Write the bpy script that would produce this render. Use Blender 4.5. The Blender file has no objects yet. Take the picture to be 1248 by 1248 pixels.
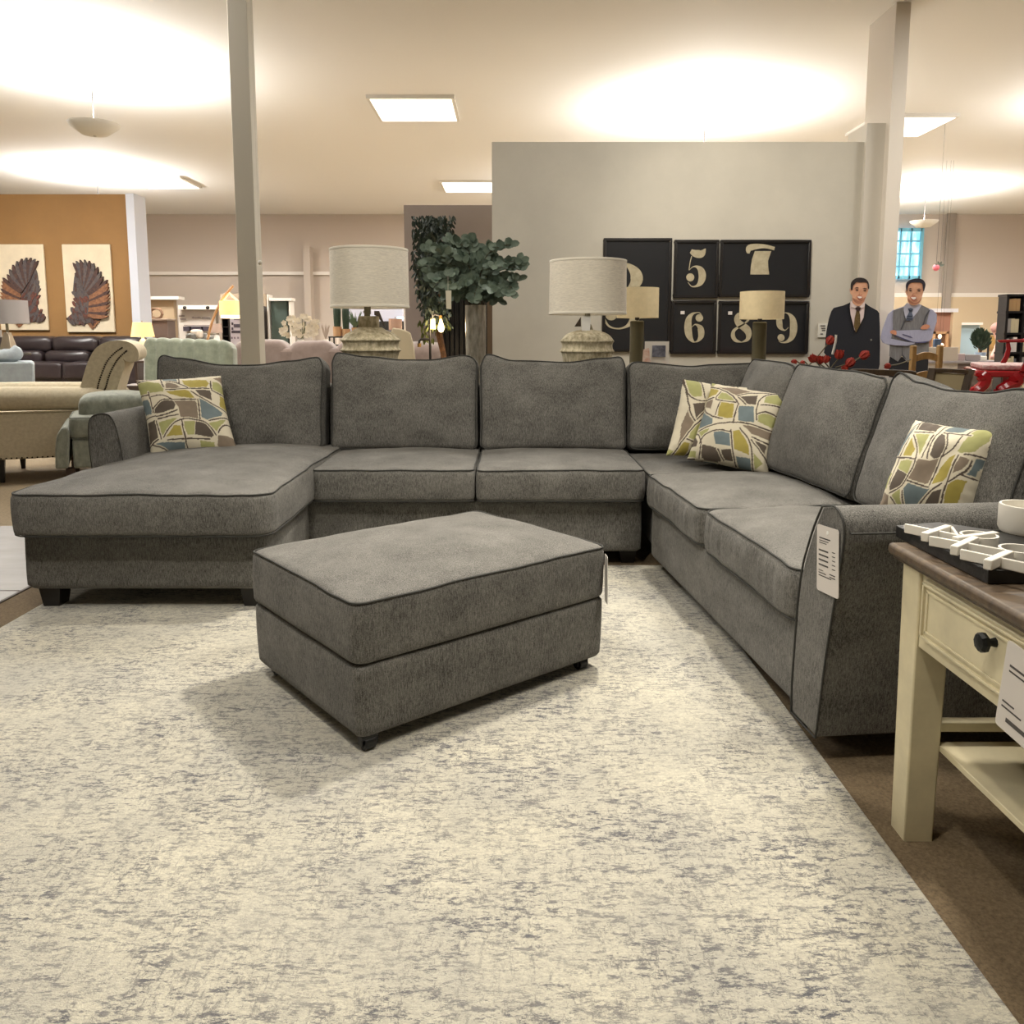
import bpy, math, random
from mathutils import Matrix, Vector, noise
PI=math.pi; R=math.radians
C=bpy.context.scene.collection
random.seed(7)
# ---------------------------------------------------------------- camera model (sizes measured in the 1248 frame)
F,CX,CY,YH,H=980.,624.,530.,410.,1.17
TH=math.atan((CY-YH)/F); c_,s_=math.cos(TH),math.sin(TH)
def ray(px,py):
    x=(px-CX)/F; y=-(py-CY)/F
    return (x,c_+y*s_,-s_+y*c_)
def at(px,py,Y):
    if py==0: py=430
    r=ray(px,py); k=Y/r[1]; return Vector((r[0]*k,Y,H+r[2]*k))
def onz(px,py,Z):
    r=ray(px,py); k=(Z-H)/r[2]; return Vector((r[0]*k,r[1]*k,Z))
def sc(Y): return Y/F          # metres per pixel at distance Y
# ---------------------------------------------------------------- materials
def lin(c):
    return tuple(((v/255.)/12.92 if v<=10.31 else ((v/255.+.055)/1.055)**2.4) for v in c)
MC={}
def mat(name,col,rough=.6,metal=0,emit=0,var=0,vscale=20,bump=0,bscale=80,sheen=0,stretch=(1,1,1),col2=None,coat=0,trans=0):
    if name in MC: return MC[name]
    m=bpy.data.materials.new(name); m.use_nodes=True; nt=m.node_tree; b=nt.nodes['Principled BSDF']
    c=lin(col)+(1,)
    b.inputs['Base Color'].default_value=c; b.inputs['Roughness'].default_value=rough; b.inputs['Metallic'].default_value=metal
    b.inputs['Sheen Weight'].default_value=sheen; b.inputs['Coat Weight'].default_value=coat
    b.inputs['Transmission Weight'].default_value=trans
    if emit:
        b.inputs['Emission Color'].default_value=c; b.inputs['Emission Strength'].default_value=emit
    if var or bump or col2:
        tc=nt.nodes.new('ShaderNodeTexCoord'); mp=nt.nodes.new('ShaderNodeMapping'); mp.inputs['Scale'].default_value=stretch
        nt.links.new(tc.outputs['Object'],mp.inputs[0])
    if var or col2:
        n=nt.nodes.new('ShaderNodeTexNoise'); n.inputs['Scale'].default_value=vscale; n.inputs['Detail'].default_value=5; n.inputs['Roughness'].default_value=.65
        nt.links.new(mp.outputs[0],n.inputs['Vector'])
        r=nt.nodes.new('ShaderNodeValToRGB'); r.color_ramp.elements[0].position=.34; r.color_ramp.elements[1].position=.66
        a=col2 if col2 else tuple(max(0,v*(1-var)) for v in col); d=col if col2 else tuple(min(255,v*(1+var)) for v in col)
        r.color_ramp.elements[0].color=lin(a)+(1,); r.color_ramp.elements[1].color=lin(d)+(1,)
        nt.links.new(n.outputs['Fac'],r.inputs[0]); nt.links.new(r.outputs[0],b.inputs['Base Color'])
        if emit: nt.links.new(r.outputs[0],b.inputs['Emission Color'])
    if bump:
        n2=nt.nodes.new('ShaderNodeTexNoise'); n2.inputs['Scale'].default_value=bscale; n2.inputs['Detail'].default_value=3
        nt.links.new(mp.outputs[0],n2.inputs['Vector'])
        bp=nt.nodes.new('ShaderNodeBump'); bp.inputs['Strength'].default_value=bump; bp.inputs['Distance'].default_value=.004
        nt.links.new(n2.outputs['Fac'],bp.inputs['Height']); nt.links.new(bp.outputs[0],b.inputs['Normal'])
    MC[name]=m; return m
def chenille(name,dark,light,sheen=.35):
    """woven chenille: fine slubs, a broken vertical grain and broad brushed patches"""
    m=bpy.data.materials.new(name); m.use_nodes=True; nt=m.node_tree; b=nt.nodes['Principled BSDF']
    L=nt.links.new; N=nt.nodes.new
    tc=N('ShaderNodeTexCoord')
    def nz(scale,st,det):
        mp=N('ShaderNodeMapping'); mp.inputs['Scale'].default_value=st; L(tc.outputs['Object'],mp.inputs[0])
        n=N('ShaderNodeTexNoise'); n.inputs['Scale'].default_value=scale; n.inputs['Detail'].default_value=det; n.inputs['Roughness'].default_value=.7; L(mp.outputs[0],n.inputs['Vector']); return n
    n1=nz(52,(6,6,1),5); n2=nz(330,(1,1,1),2); n3=nz(5.5,(1,1,1.6),4)
    def math2(op,a,b_):
        q=N('ShaderNodeMath'); q.operation=op
        for i,v in enumerate((a,b_)):
            if isinstance(v,(int,float)): q.inputs[i].default_value=v
            else: L(v,q.inputs[i])
        return q.outputs[0]
    s=math2('ADD',math2('MULTIPLY',n1.outputs['Fac'],.52),math2('MULTIPLY',n2.outputs['Fac'],.34))
    s=math2('ADD',s,math2('MULTIPLY',n3.outputs['Fac'],.22))
    r=N('ShaderNodeValToRGB'); r.color_ramp.elements[0].position=.43; r.color_ramp.elements[1].position=.66
    r.color_ramp.elements[0].color=lin(dark)+(1,); r.color_ramp.elements[1].color=lin(light)+(1,)
    L(s,r.inputs[0]); L(r.outputs[0],b.inputs['Base Color'])
    b.inputs['Roughness'].default_value=.85; b.inputs['Sheen Weight'].default_value=sheen; b.inputs['Sheen Roughness'].default_value=.4
    b.inputs['Specular IOR Level'].default_value=.2
    bp=N('ShaderNodeBump'); bp.inputs['Strength'].default_value=.5; bp.inputs['Distance'].default_value=.003
    L(math2('ADD',n2.outputs['Fac'],n1.outputs['Fac']),bp.inputs['Height']); L(bp.outputs[0],b.inputs['Normal'])
    MC[name]=m; return m
def vcol(name,rough=.85,bump=.25,bscale=300,sheen=0):
    m=mat(name,(200,200,200),rough,bump=bump,bscale=bscale,sheen=sheen)
    nt=m.node_tree; a=nt.nodes.new('ShaderNodeAttribute'); a.attribute_name='Col'
    nt.links.new(a.outputs['Color'],nt.nodes['Principled BSDF'].inputs['Base Color']); return m
# ---------------------------------------------------------------- mesh builder
class M:
    def __init__(s): s.v=[]; s.f=[]; s.xf=Matrix.Identity(4)
    def _add(s,vs,fs):
        o=len(s.v); s.v+= [s.xf@Vector(v) for v in vs]; s.f+=[tuple(i+o for i in f) for f in fs]; return s
    def box(s,cx,cy,cz,sx,sy,sz,rz=0,tx=1,ty=1):
        """tx,ty: scale of the bottom face"""
        vs=[]
        for k,z in ((0,-.5),(1,.5)):
            fx,fy=(tx,ty) if k==0 else (1,1)
            for x,y in ((-.5,-.5),(.5,-.5),(.5,.5),(-.5,.5)):
                X,Y=x*sx*fx,y*sy*fy
                vs.append((cx+X*math.cos(rz)-Y*math.sin(rz),cy+X*math.sin(rz)+Y*math.cos(rz),cz+z*sz))
        return s._add(vs,[(3,2,1,0),(4,5,6,7),(0,1,5,4),(1,2,6,5),(2,3,7,6),(3,0,4,7)])
    def bb(s,x0,x1,y0,y1,z0,z1): return s.box((x0+x1)/2,(y0+y1)/2,(z0+z1)/2,abs(x1-x0),abs(y1-y0),abs(z1-z0))
    def tube(s,pts,r,n=8,closed=False,caps=True):
        pts=[Vector(p) for p in pts]; m=len(pts); rs=r if isinstance(r,(list,tuple)) else [r]*m
        vs=[];fs=[]; up=None
        for i,p in enumerate(pts):
            if closed: t=pts[(i+1)%m]-pts[i-1]
            else: t=pts[min(i+1,m-1)]-pts[max(i-1,0)]
            if t.length<1e-9: t=Vector((0,0,1))
            t.normalize()
            if up is None:
                up=Vector((0,0,1)) if abs(t.z)<.9 else Vector((1,0,0))
            a=(up-t*up.dot(t))
            if a.length<1e-6: a=Vector((1,0,0))-t*t.x
            a.normalize(); up=a; b=t.cross(a)
            for k in range(n):
                q=2*PI*k/n; vs.append(p+a*math.cos(q)*rs[i]+b*math.sin(q)*rs[i])
        for i in range(m if closed else m-1):
            j=(i+1)%m
            for k in range(n): fs.append((i*n+k,i*n+(k+1)%n,j*n+(k+1)%n,j*n+k))
        if caps and not closed: fs.append(tuple(range(n-1,-1,-1))); fs.append(tuple((m-1)*n+k for k in range(n)))
        return s._add(vs,fs)
    def cyl(s,p0,p1,r0,r1=None,n=16): return s.tube([p0,p1],[r0,r0 if r1 is None else r1],n)
    def lathe(s,prof,cx=0,cy=0,n=32,cap=True):
        vs=[];fs=[];m=len(prof)
        for r,z in prof:
            for k in range(n): q=2*PI*k/n; vs.append((cx+r*math.cos(q),cy+r*math.sin(q),z))
        for i in range(m-1):
            for k in range(n): fs.append((i*n+k,i*n+(k+1)%n,(i+1)*n+(k+1)%n,(i+1)*n+k))
        if cap: fs.append(tuple(range(n-1,-1,-1))); fs.append(tuple((m-1)*n+k for k in range(n)))
        return s._add(vs,fs)
    def prism(s,poly,a,b,ax='y'):
        """poly: 2-D outline; ax: axis of extrusion ('y': poly is (x,z); 'x': (y,z); 'z': (x,y))"""
        f={'y':lambda p,t:(p[0],t,p[1]),'x':lambda p,t:(t,p[0],p[1]),'z':lambda p,t:(p[0],p[1],t)}[ax]
        n=len(poly); vs=[f(p,a) for p in poly]+[f(p,b) for p in poly]
        return s._add(vs,[tuple(range(n)),tuple(range(2*n-1,n-1,-1))]+[(i,n+i,n+(i+1)%n,(i+1)%n) for i in range(n)])
    def ell(s,c,r,nu=14,nv=9):
        vs=[];fs=[]
        for j in range(nv+1):
            t=PI*j/nv
            for i in range(nu):
                q=2*PI*i/nu; vs.append((c[0]+r[0]*math.sin(t)*math.cos(q),c[1]+r[1]*math.sin(t)*math.sin(q),c[2]+r[2]*math.cos(t)))
        for j in range(nv):
            for i in range(nu): fs.append((j*nu+i,(j+1)*nu+i,(j+1)*nu+(i+1)%nu,j*nu+(i+1)%nu))
        return s._add(vs,fs)
    def build(s,name,m,parent=None,smooth=True,bevel=0,bseg=2,world=True,sub=0,fix=True,ang=40):
        import bmesh
        me=bpy.data.meshes.new(name); vs=s.v
        if parent is not None and world:
            P=Matrix.Identity(4); q=parent; ch=[]
            while q is not None: ch.append(q); q=q.parent
            for q in reversed(ch): P=P@Matrix.LocRotScale(q.location,q.rotation_euler,q.scale)
            I=P.inverted(); vs=[I@v for v in vs]
        me.from_pydata([tuple(v) for v in vs],[],s.f); me.update()
        bm=bmesh.new(); bm.from_mesh(me); bmesh.ops.remove_doubles(bm,verts=bm.verts,dist=1e-6)
        if fix: bmesh.ops.recalc_face_normals(bm,faces=bm.faces)
        bm.to_mesh(me); bm.free()
        if isinstance(m,(list,tuple)):
            for q in m: me.materials.append(q)
        else: me.materials.append(m)
        o=bpy.data.objects.new(name,me); C.objects.link(o)
        if parent is not None: o.parent=parent
        if bevel:
            b=o.modifiers.new('bevel','BEVEL'); b.width=bevel; b.segments=bseg; b.limit_method='ANGLE'; b.angle_limit=R(40)
        if sub:
            b=o.modifiers.new('sub','SUBSURF'); b.levels=sub; b.render_levels=sub
        if smooth:
            me.shade_smooth()
            if not sub:
                try: me.set_sharp_from_angle(angle=R(ang))
                except Exception: pass
        return o
def empty(name,loc,label,cat,group=None,rz=0):
    o=bpy.data.objects.new(name,None); C.objects.link(o); o.location=loc; o.rotation_euler=(0,0,rz); o.empty_display_size=.1
    o['label']=label; o['category']=cat
    if group: o['group']=group
    return o
def tag(o,label,cat,group=None):
    o['label']=label; o['category']=cat
    if group: o['group']=group
    return o
def struct(o): o['kind']='structure'; return o
def copy_tree(o,parent=None):
    c=o.copy(); C.objects.link(c); c.parent=parent
    for ch in list(o.children): copy_tree(ch,c)
    return c
def smoothpts(pts,n=6,closed=False):
    """Catmull-Rom through 2-D or 3-D points"""
    pts=[Vector(p) for p in pts]; m=len(pts); out=[]
    for i in range(m if closed else m-1):
        if closed: a,b,c,d=pts[i-1],pts[i],pts[(i+1)%m],pts[(i+2)%m]
        else: a,b,c,d=pts[max(i-1,0)],pts[i],pts[i+1],pts[min(i+2,m-1)]
        for k in range(n):
            t=k/n; out.append(.5*((2*b)+(c-a)*t+(2*a-5*b+4*c-d)*t*t+(3*b-a-3*c+d)*t**3))
    if not closed: out.append(pts[-1])
    return out
# ---------------------------------------------------------------- upholstered block
def softbox(w,d,h,rc=.04,r=.025,ct=.03,cb=0,cs=.008,n=36,ns=10,amp=.003,seed=0,gather=0,deform=None,pipe=.0034,pipes=('top','bot'),mt=None):
    """a boxed cushion centred on the origin: returns (cushion M, piping M). ct crown on top, cs belly of the sides."""
    a,b,c=w/2,d/2,h/2
    def outline(x,y,t):                # (x,y) on the unit square border -> rounded rectangle scaled by t
        X,Y=x*a,y*b; ix=max(-(a-rc),min(a-rc,X)); iy=max(-(b-rc),min(b-rc,Y))
        dx,dy=X-ix,Y-iy; L=math.hypot(dx,dy)
        if abs(dx)>1e-9 and abs(dy)>1e-9: X,Y=ix+dx/L*rc,iy+dy/L*rc
        return X*t,Y*t
    mn=min(a,b)
    def fin(p):
        x,y,z=p
        u,v=max(-1,min(1,x/a)),max(-1,min(1,y/b))
        k=(1-u**2)**.7*(1-v**2)**.7 if abs(u)<1 and abs(v)<1 else 0
        z+= (ct*k*(z>0) ) - (cb*k*(z<0))
        bz=1-(p[2]/c)**2
        x+=cs*u*abs(u)**3*bz*(1-v*v*.6); y+=cs*v*abs(v)**3*bz*(1-u*u*.6)
        q=Vector((x*5+seed*3.1,y*5,z*5)); nn=noise.noise(q)+.5*noise.noise(q*2.3)
        z+=amp*nn*(1 if p[2]>-c*.9 else 0); x+=amp*.6*noise.noise(q+Vector((9,0,0))); y+=amp*.6*noise.noise(q+Vector((0,9,0)))
        if gather and abs(p[2])<c-r*.9:
            g=gather*noise.noise(Vector((x*34,y*34,z*5+seed)))*(1-(p[2]/c)**2)
            x+=g*(1 if x>0 else -1)*(abs(u)>.97); y+=g*(1 if y>0 else -1)*(abs(v)>.97)
        v3=Vector((x,y,z))
        if deform: v3=Vector(deform(v3,a,b,c))
        return v3
    def side(u):                        # denser near the borders
        return math.copysign(1-(1-abs(u))**1.6,u)
    m=M(); vs=[];fs=[]
    us=[side(-1+2*i/n) for i in range(n+1)]
    for sg in (1,-1):
        o=len(vs)
        for j in range(n+1):
            for i in range(n+1):
                u,v=us[i],us[j]; t=max(abs(u),abs(v))
                if t<1e-9: X=Y=0.
                else: X,Y=outline(u/t,v/t,1.); X*=t; Y*=t
                dd=(1-t)*mn; z=c
                if dd<r: z=c-(r-math.sqrt(max(0,r*r-(r-dd)**2)))
                vs.append((X,Y,z*sg))
        for j in range(n):
            for i in range(n):
                q=(o+j*(n+1)+i,o+j*(n+1)+i+1,o+(j+1)*(n+1)+i+1,o+(j+1)*(n+1)+i)
                fs.append(q if sg>0 else q[::-1])
    ring=[(us[i],-1) for i in range(n)]+[(1,us[i]) for i in range(n)]+[(-us[i],1) for i in range(n)]+[(-1,-us[i]) for i in range(n)]
    o=len(vs); K=len(ring)
    for j in range(ns+1):
        z=-(c-r)+2*(c-r)*j/ns
        for (u,v) in ring:
            X,Y=outline(u,v,1.); vs.append((X,Y,z))
    for j in range(ns):
        for k in range(K): fs.append((o+j*K+k,o+j*K+(k+1)%K,o+(j+1)*K+(k+1)%K,o+(j+1)*K+k))
    vv=[fin(v) for v in vs]
    m.xf=mt if mt is not None else Matrix.Identity(4); m._add(vv,fs)
    pm=M(); pm.xf=m.xf
    i45=r*(1-.7071)
    for wch in pipes:
        z=(c-i45)*(1 if wch=='top' else -1); t=1-i45/mn
        pts=[]
        for (u,v) in ring:
            X,Y=outline(u,v,1.); L=math.hypot(X,Y); f=1-i45/max(L,1e-6)*0.9
            p=fin((X*f,Y*f,z)); dz=.55*pipe*(1 if wch=='top' else -1); pts.append(Vector((p.x*(1+.4*pipe/max(L,.01)),p.y*(1+.4*pipe/max(L,.01)),p.z+dz)))
        pm.tube(pts,pipe,6,closed=True)
    return m,pm
def T(x,y,z,rx=0,ry=0,rz=0): return Matrix.Translation((x,y,z))@Matrix.Rotation(rz,4,'Z')@Matrix.Rotation(ry,4,'Y')@Matrix.Rotation(rx,4,'X')
# ================================================================ materials
FAB=chenille('grey_chenille',(61,60,57),(134,132,127),.12)
PIPE=mat('grey_piping',(54,54,51),.8)
BLACKW=mat('black_wood',(28,25,23),.45)
CREAM=mat('cream_paint',(206,196,164),.5,var=.05,vscale=6)
WOODT=mat('weathered_brown_wood',(104,86,64),.5,col2=(66,54,42),vscale=9,stretch=(1,6,6))
WHITE=mat('white_paint',(226,223,214),.6)
TAGP=mat('tag_paper',(212,206,200),.55)
INK=mat('dark_ink',(70,66,64),.6)
# ================================================================ setting
def boxo(name,m,x0,x1,y0,y1,z0,z1,parent=None,bevel=0,smooth=False):
    return M().bb(x0,x1,y0,y1,z0,z1).build(name,m,parent,smooth=smooth or bevel>0,bevel=bevel)
CEIL=4.7
carpet=mat('tan_carpet',(150,134,108),.95,col2=(128,112,88),vscale=60,bump=.5,bscale=400)
struct(boxo('floor',carpet,-13,17.5,-5,24.6,-.2,0))
tile=mat('marbled_tile',(118,110,102),.45,col2=(98,90,82),vscale=2.2,stretch=(1,3,1))
m=M()
for i in range(8):
    x1=-2.27-i*.9
    m.bb(x1-.895,x1,3.605,4.88,0,.004); m.bb(x1-.895,x1,2.33,3.595,0,.004); m.bb(x1-.895,x1,1.05,2.32,0,.004)
struct(m.build('trim_1',tile,smooth=False))
struct(boxo('trim_2',mat('carpet_edge',(74,62,54),.7),-2.265,-2.25,-2,4.9,0,.009))
brc=mat('brown_carpet',(128,110,84),.95,col2=(92,78,58),vscale=140,bump=.7,bscale=500)
struct(boxo('trim_3',brc,-2.25,2.6,-2,5.6,0,.004))
struct(boxo('ceiling',mat('white_ceiling',(245,244,240),.8),-13,17.5,-5,24.6,CEIL,CEIL+.2))
gr=mat('greige_wall',(190,185,172),.85,var=.02,vscale=1.5)
farw=mat('far_wall',(196,184,172),.85)
tanw=mat('tan_wall',(190,168,138),.85)
struct(boxo('wall_back',farw,-13,17.5,24,24.3,0,CEIL))
struct(boxo('wall_left',gr,-13.2,-13,-5,24.3,0,CEIL))
struct(boxo('wall_right',farw,17.5,17.7,-5,24.3,0,CEIL))
struct(boxo('wall_front',gr,-13,17.5,-5.2,-5,0,CEIL))
trw=mat('white_trim',(232,226,218),.5)
def pxbox(name,m,x0,x1,y0,y1,Y,dep,parent=None,bevel=0,z0=None):
    """box whose front face fills a measured rectangle at distance Y"""
    a=at(x0,y0,Y); b=at(x1,y1,Y)
    return boxo(name,m,a.x,b.x,Y,Y+dep,(b.z if z0 is None else z0),a.z,parent,bevel)
# far wall mouldings
struct(pxbox('trim_4',trw,150,420,331,335,23.9,.1))
struct(pxbox('trim_5',trw,1040,1260,357,362,23.9,.1))
tn=mat('tan_far_wall',(200,180,150),.85)
struct(pxbox('wall_far_lower',tn,1040,1300,362,470,23.85,.1,z0=0))
struct(pxbox('trim_6',farw,369,383,300,500,23.6,.4,z0=0))
struct(pxbox('trim_7',mat('grey_conduit',(150,140,130),.6),1156,1158.4,250,377,23.8,.05))
# left ochre display wall with white end post
och=mat('ochre_wall',(146,110,66),.8,var=.03,vscale=1)
a=at(160,316,16)
struct(boxo('wall_ochre',och,-13,a.x,16,16.3,0,3.9))
b=at(167,316,15.9)
struct(boxo('trim_8',mat('pale_blue_white',(206,210,222),.6),a.x,b.x,15.9,16.4,0,3.9))
# alcove partitions of the far shops on the left
struct(pxbox('wall_alcove',tanw,165,217,365,480,21.5,.2,z0=0))
struct(pxbox('trim_9',trw,165,217.5,361,365,21.3,.4))
struct(pxbox('wall_display',mat('pale_display_wall',(214,206,196),.8),217,267,376,480,21,.2,z0=0))
struct(pxbox('trim_10',trw,217,267,372,377,20.8,.5))
struct(pxbox('wall_niche',mat('niche_taupe',(166,148,126),.85),268,328,358,480,21,.2,z0=0))
struct(pxbox('wall_green',mat('dark_green_wall',(70,84,76),.8),330,353,366,480,20.6,.2,z0=0))
struct(pxbox('trim_11',trw,326.5,329.5,359,480,20.5,.4,z0=0))
struct(pxbox('trim_12',trw,328,355,363,366.5,20.45,.4))
struct(pxbox('trim_13',trw,353,355.5,363,480,20.5,.4,z0=0))
struct(pxbox('trim_14',farw,390,412,392,480,18,.2,z0=0))
struct(pxbox('wall_grey',mat('warm_grey_wall',(140,128,120),.85),492,601,250,480,10.5,.2,z0=0))
struct(pxbox('wall_violet',mat('violet_white_wall',(206,206,222),.8),425,492,366,480,17,.2,z0=0))
# number wall
WX0=at(600,400,9.2).x; WX1=at(1060,400,9.2).x
struct(boxo('wall_numbers',gr,WX0,WX1,9.2,9.4,0,3.3))
colw=mat('column_paint',(206,200,188),.75)
struct(pxbox('trim_15',colw,1057,1072,150,480,9.15,.5,z0=0))
x0=at(1071,400,9.05).x; x1=at(1088,400,9.05).x
struct(boxo('trim_16',mat('column_paint_light',(220,212,200),.75),x0,x1,9.05,9.7,0,CEIL))
# square column in front of the mauve sofa
x0=at(292.5,400,7.0).x; x1=at(315.5,400,7.0).x
struct(boxo('trim_17',mat('grey_column',(212,207,194),.8),x0,x1,7.0,7.16,0,CEIL,bevel=.004))
# window in the far wall
P0=at(1086,278,23.8); P1=at(1121,340,23.8)
skym=bpy.data.materials.new('daylight_pane'); skym.use_nodes=True
nt=skym.node_tree; bs=nt.nodes['Principled BSDF']; tc=nt.nodes.new('ShaderNodeTexCoord'); mp=nt.nodes.new('ShaderNodeMapping'); mp.inputs['Scale'].default_value=(5,1,1.3)
nz=nt.nodes.new('ShaderNodeTexNoise'); nz.inputs['Scale'].default_value=1.6; nz.inputs['Detail'].default_value=4; rp=nt.nodes.new('ShaderNodeValToRGB')
rp.color_ramp.elements[0].position=.4; rp.color_ramp.elements[0].color=lin((110,170,190))+(1,); rp.color_ramp.elements[1].position=.58; rp.color_ramp.elements[1].color=lin((170,228,250))+(1,)
nt.links.new(tc.outputs['Object'],mp.inputs[0]); nt.links.new(mp.outputs[0],nz.inputs['Vector']); nt.links.new(nz.outputs['Fac'],rp.inputs[0]); nt.links.new(rp.outputs[0],bs.inputs['Emission Color']); nt.links.new(rp.outputs[0],bs.inputs['Base Color']); bs.inputs['Emission Strength'].default_value=1.3
w=struct(boxo('window_1',skym,P0.x,P1.x,23.86,23.9,P1.z,P0.z))
m=M(); fr=.09
m.bb(P0.x,P1.x,23.8,23.9,P1.z,P1.z+fr); m.bb(P0.x,P1.x,23.8,23.9,P0.z-fr,P0.z)
for k in range(4):
    x=P0.x+(P1.x-P0.x)*k/3; g=fr if k in(0,3) else .04
    m.bb(x-g/2,x+g/2,23.8,23.9,P1.z,P0.z)
for k in (1,2,3):
    z=P1.z+(P0.z-P1.z)*k/4; m.bb(P0.x,P1.x,23.81,23.9,z-.02,z+.02)
struct(m.build('window_frame',mat('blue_frame',(120,190,215),.5),w,smooth=False))
# ceiling fixtures
def fill_panel(x,y,lx,ly,power,col=(1,.965,.91),lab=''):  # panel lights added for overall soft ambient fill
    e=empty('fill_ceiling_light',(x,y,CEIL),lab,'ceiling light','added flat panel lights for soft fill')
    m=M().bb(x-lx/2-.05,x+lx/2+.05,y-ly/2-.05,y+ly/2+.05,CEIL-.05,CEIL-.001); m.build('frame',WHITE,e,smooth=False)
    m=M().bb(x-lx/2,x+lx/2,y-ly/2,y+ly/2,CEIL-.06,CEIL-.05); m.build('diffuser',mat('diffuser',(255,246,230),.5,emit=1.5),e,smooth=False)
    l=bpy.data.lights.new('panel_glow','AREA'); l.shape='RECTANGLE'; l.size=lx; l.size_y=ly; l.energy=power; l.color=col
    o=bpy.data.objects.new('panel_glow',l); C.objects.link(o); o.location=(0,0,-.09); o.parent=e
def uplight(x,y,power,lab):  # bowls added to bounce light up and whiten the ceiling
    z=CEIL-.75; e=empty('added_uplight',(x,y,CEIL),lab,'ceiling light','added suspended bowls that brighten the ceiling')
    M().lathe([(.02,z-.16),(.16,z-.14),(.30,z-.04),(.32,z),(.30,z),(.28,z-.03),(.14,z-.12),(.0,z-.13)],x,y,32,cap=False).build('bowl',WHITE,e)
    M().cyl((x,y,z-.13),(x,y,CEIL-.001),.008,n=8).build('stem',BLACKW,e)
    l=bpy.data.lights.new('up_glow','AREA'); l.shape='DISK'; l.size=.4; l.energy=power; l.color=(1,.98,.95)
    o=bpy.data.objects.new('up_glow',l); C.objects.link(o); o.location=(0,0,z+.03-CEIL); o.rotation_euler=(PI,0,0); o.parent=e
for (x,y,p) in ((-2.2,1.0,28),(2.4,1.4,28),(-3.8,7,110),(1.6,6.8,60),(6.2,8,110),(-8.5,12,300),(-1.5,13,200),(6.5,14,200),(-8,19,200),(-1,19.5,230),(7.5,20,330),(13,17,260)):
    fill_panel(x,y,1.2,1.2,p,lab='added flat square panel light giving soft fill under the showroom ceiling')
for (x,y,p) in ((-5.5,11,230),(3,13,240),(9.5,12,220),(-9,18,230),(2,19,230),(10,20,230)):
    uplight(x,y,p,'added white suspended bowl light that brightens the showroom ceiling from below')
def spot(x,y,z,tx,ty,tz,power,col,ang=70,size=.08,lab=''):
    e=empty('track_spotlight',(x,y,CEIL),lab,'spotlight','spotlights hanging from the ceiling')
    d=(Vector((tx,ty,tz))-Vector((x,y,z))).normalized()
    M().cyl((x,y,CEIL-.001),(x,y,z+.03),.012,n=8).build('stem',BLACKW,e)
    P=Vector((x,y,z)); M().tube([P-d*.11,P+d*.06],[.045,.06],20,caps=False).build('lamp_head',BLACKW,e)
    l=bpy.data.lights.new('spot_glow','SPOT'); l.energy=power; l.color=col; l.spot_size=R(ang); l.spot_blend=.9; l.shadow_soft_size=size
    o=bpy.data.objects.new('spot_glow',l); C.objects.link(o); o.parent=e; o.location=P+d*.08-Vector((x,y,CEIL)); o.rotation_euler=d.to_track_quat('-Z','Y').to_euler()
WARM=(1,.92,.79)
spot(.9,3.9,4.2,-.1,2.55,.2,540,WARM,56,.17,'black track spotlight hanging above the back of the sectional')
spot(-.6,.6,4.2,-.6,2.4,.1,170,WARM,85,.12,'added black fill spotlight hanging above the rug in front of the ottoman')  # spot added at the front to light faces turned towards the camera
spot(2.0,1.9,4.2,.8,3.2,.2,170,WARM,70,.12,'black track spotlight hanging over the cream end table')
spot(-2.0,2.4,4.2,.2,4.0,.7,130,WARM,85,.12,'black track spotlight hanging over the chaise end')
spot(1.4,6.6,3.9,3.0,9.2,1.4,130,WARM,95,.1,'black track spotlight aimed at the framed numbers')
spot(-.2,3.9,4.0,-.3,5.5,1.2,70,WARM,70,.1,'black track spotlight aimed at the two stone lamps')
# ---------------------------------------------------------------- rug
rm=bpy.data.materials.new('woven_rug'); rm.use_nodes=True; nt=rm.node_tree; b=nt.nodes['Principled BSDF']; N=nt.nodes.new; L=nt.links.new
tc=N('ShaderNodeTexCoord')
def nz(scale,st,det,rough=.6):
    mp=N('ShaderNodeMapping'); mp.inputs['Scale'].default_value=st; L(tc.outputs['Object'],mp.inputs[0])
    n=N('ShaderNodeTexNoise'); n.inputs['Scale'].default_value=scale; n.inputs['Detail'].default_value=det; n.inputs['Roughness'].default_value=rough; L(mp.outputs[0],n.inputs['Vector']); return n.outputs['Fac']
def ramp(f,p0,p1,c0,c1):
    r=N('ShaderNodeValToRGB'); r.color_ramp.elements[0].position=p0; r.color_ramp.elements[1].position=p1; r.color_ramp.elements[0].color=c0; r.color_ramp.elements[1].color=c1; L(f,r.inputs[0]); return r.outputs[0]
def mix(f,a,c,blend='MIX'):
    q=N('ShaderNodeMix'); q.data_type='RGBA'; q.blend_type=blend
    if isinstance(f,float): q.inputs[0].default_value=f
    else: L(f,q.inputs[0])
    for s,v in ((6,a),(7,c)):
        if isinstance(v,tuple): q.inputs[s].default_value=v
        else: L(v,q.inputs[s])
    return q.outputs[2]
W0,W1=(0,0,0,1),(1,1,1,1)
base=ramp(nz(2.2,(1,1,1),4),.38,.62,lin((192,189,176))+(1,),lin((216,211,192))+(1,))
base=mix(ramp(nz(95,(1,2.2,1),3,.8),.42,.6,W0,W1),mix(.45,base,lin((150,146,138))+(1,)),base)
dark=lin((76,78,88))+(1,)
f1=ramp(nz(26,(1,2.9,1),6,.85),.515,.56,W0,(.95,.95,.95,1)); f2=ramp(nz(30,(2.7,1,1),6,.85),.54,.585,W0,(.85,.85,.85,1)); zone=ramp(nz(3.2,(1,1,1),5,.7),.34,.60,(.3,.3,.3,1),W1)
base=mix(mix(1.,f1,zone,'MULTIPLY'),base,mix(.35,base,dark)if 0 else dark)
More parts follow.
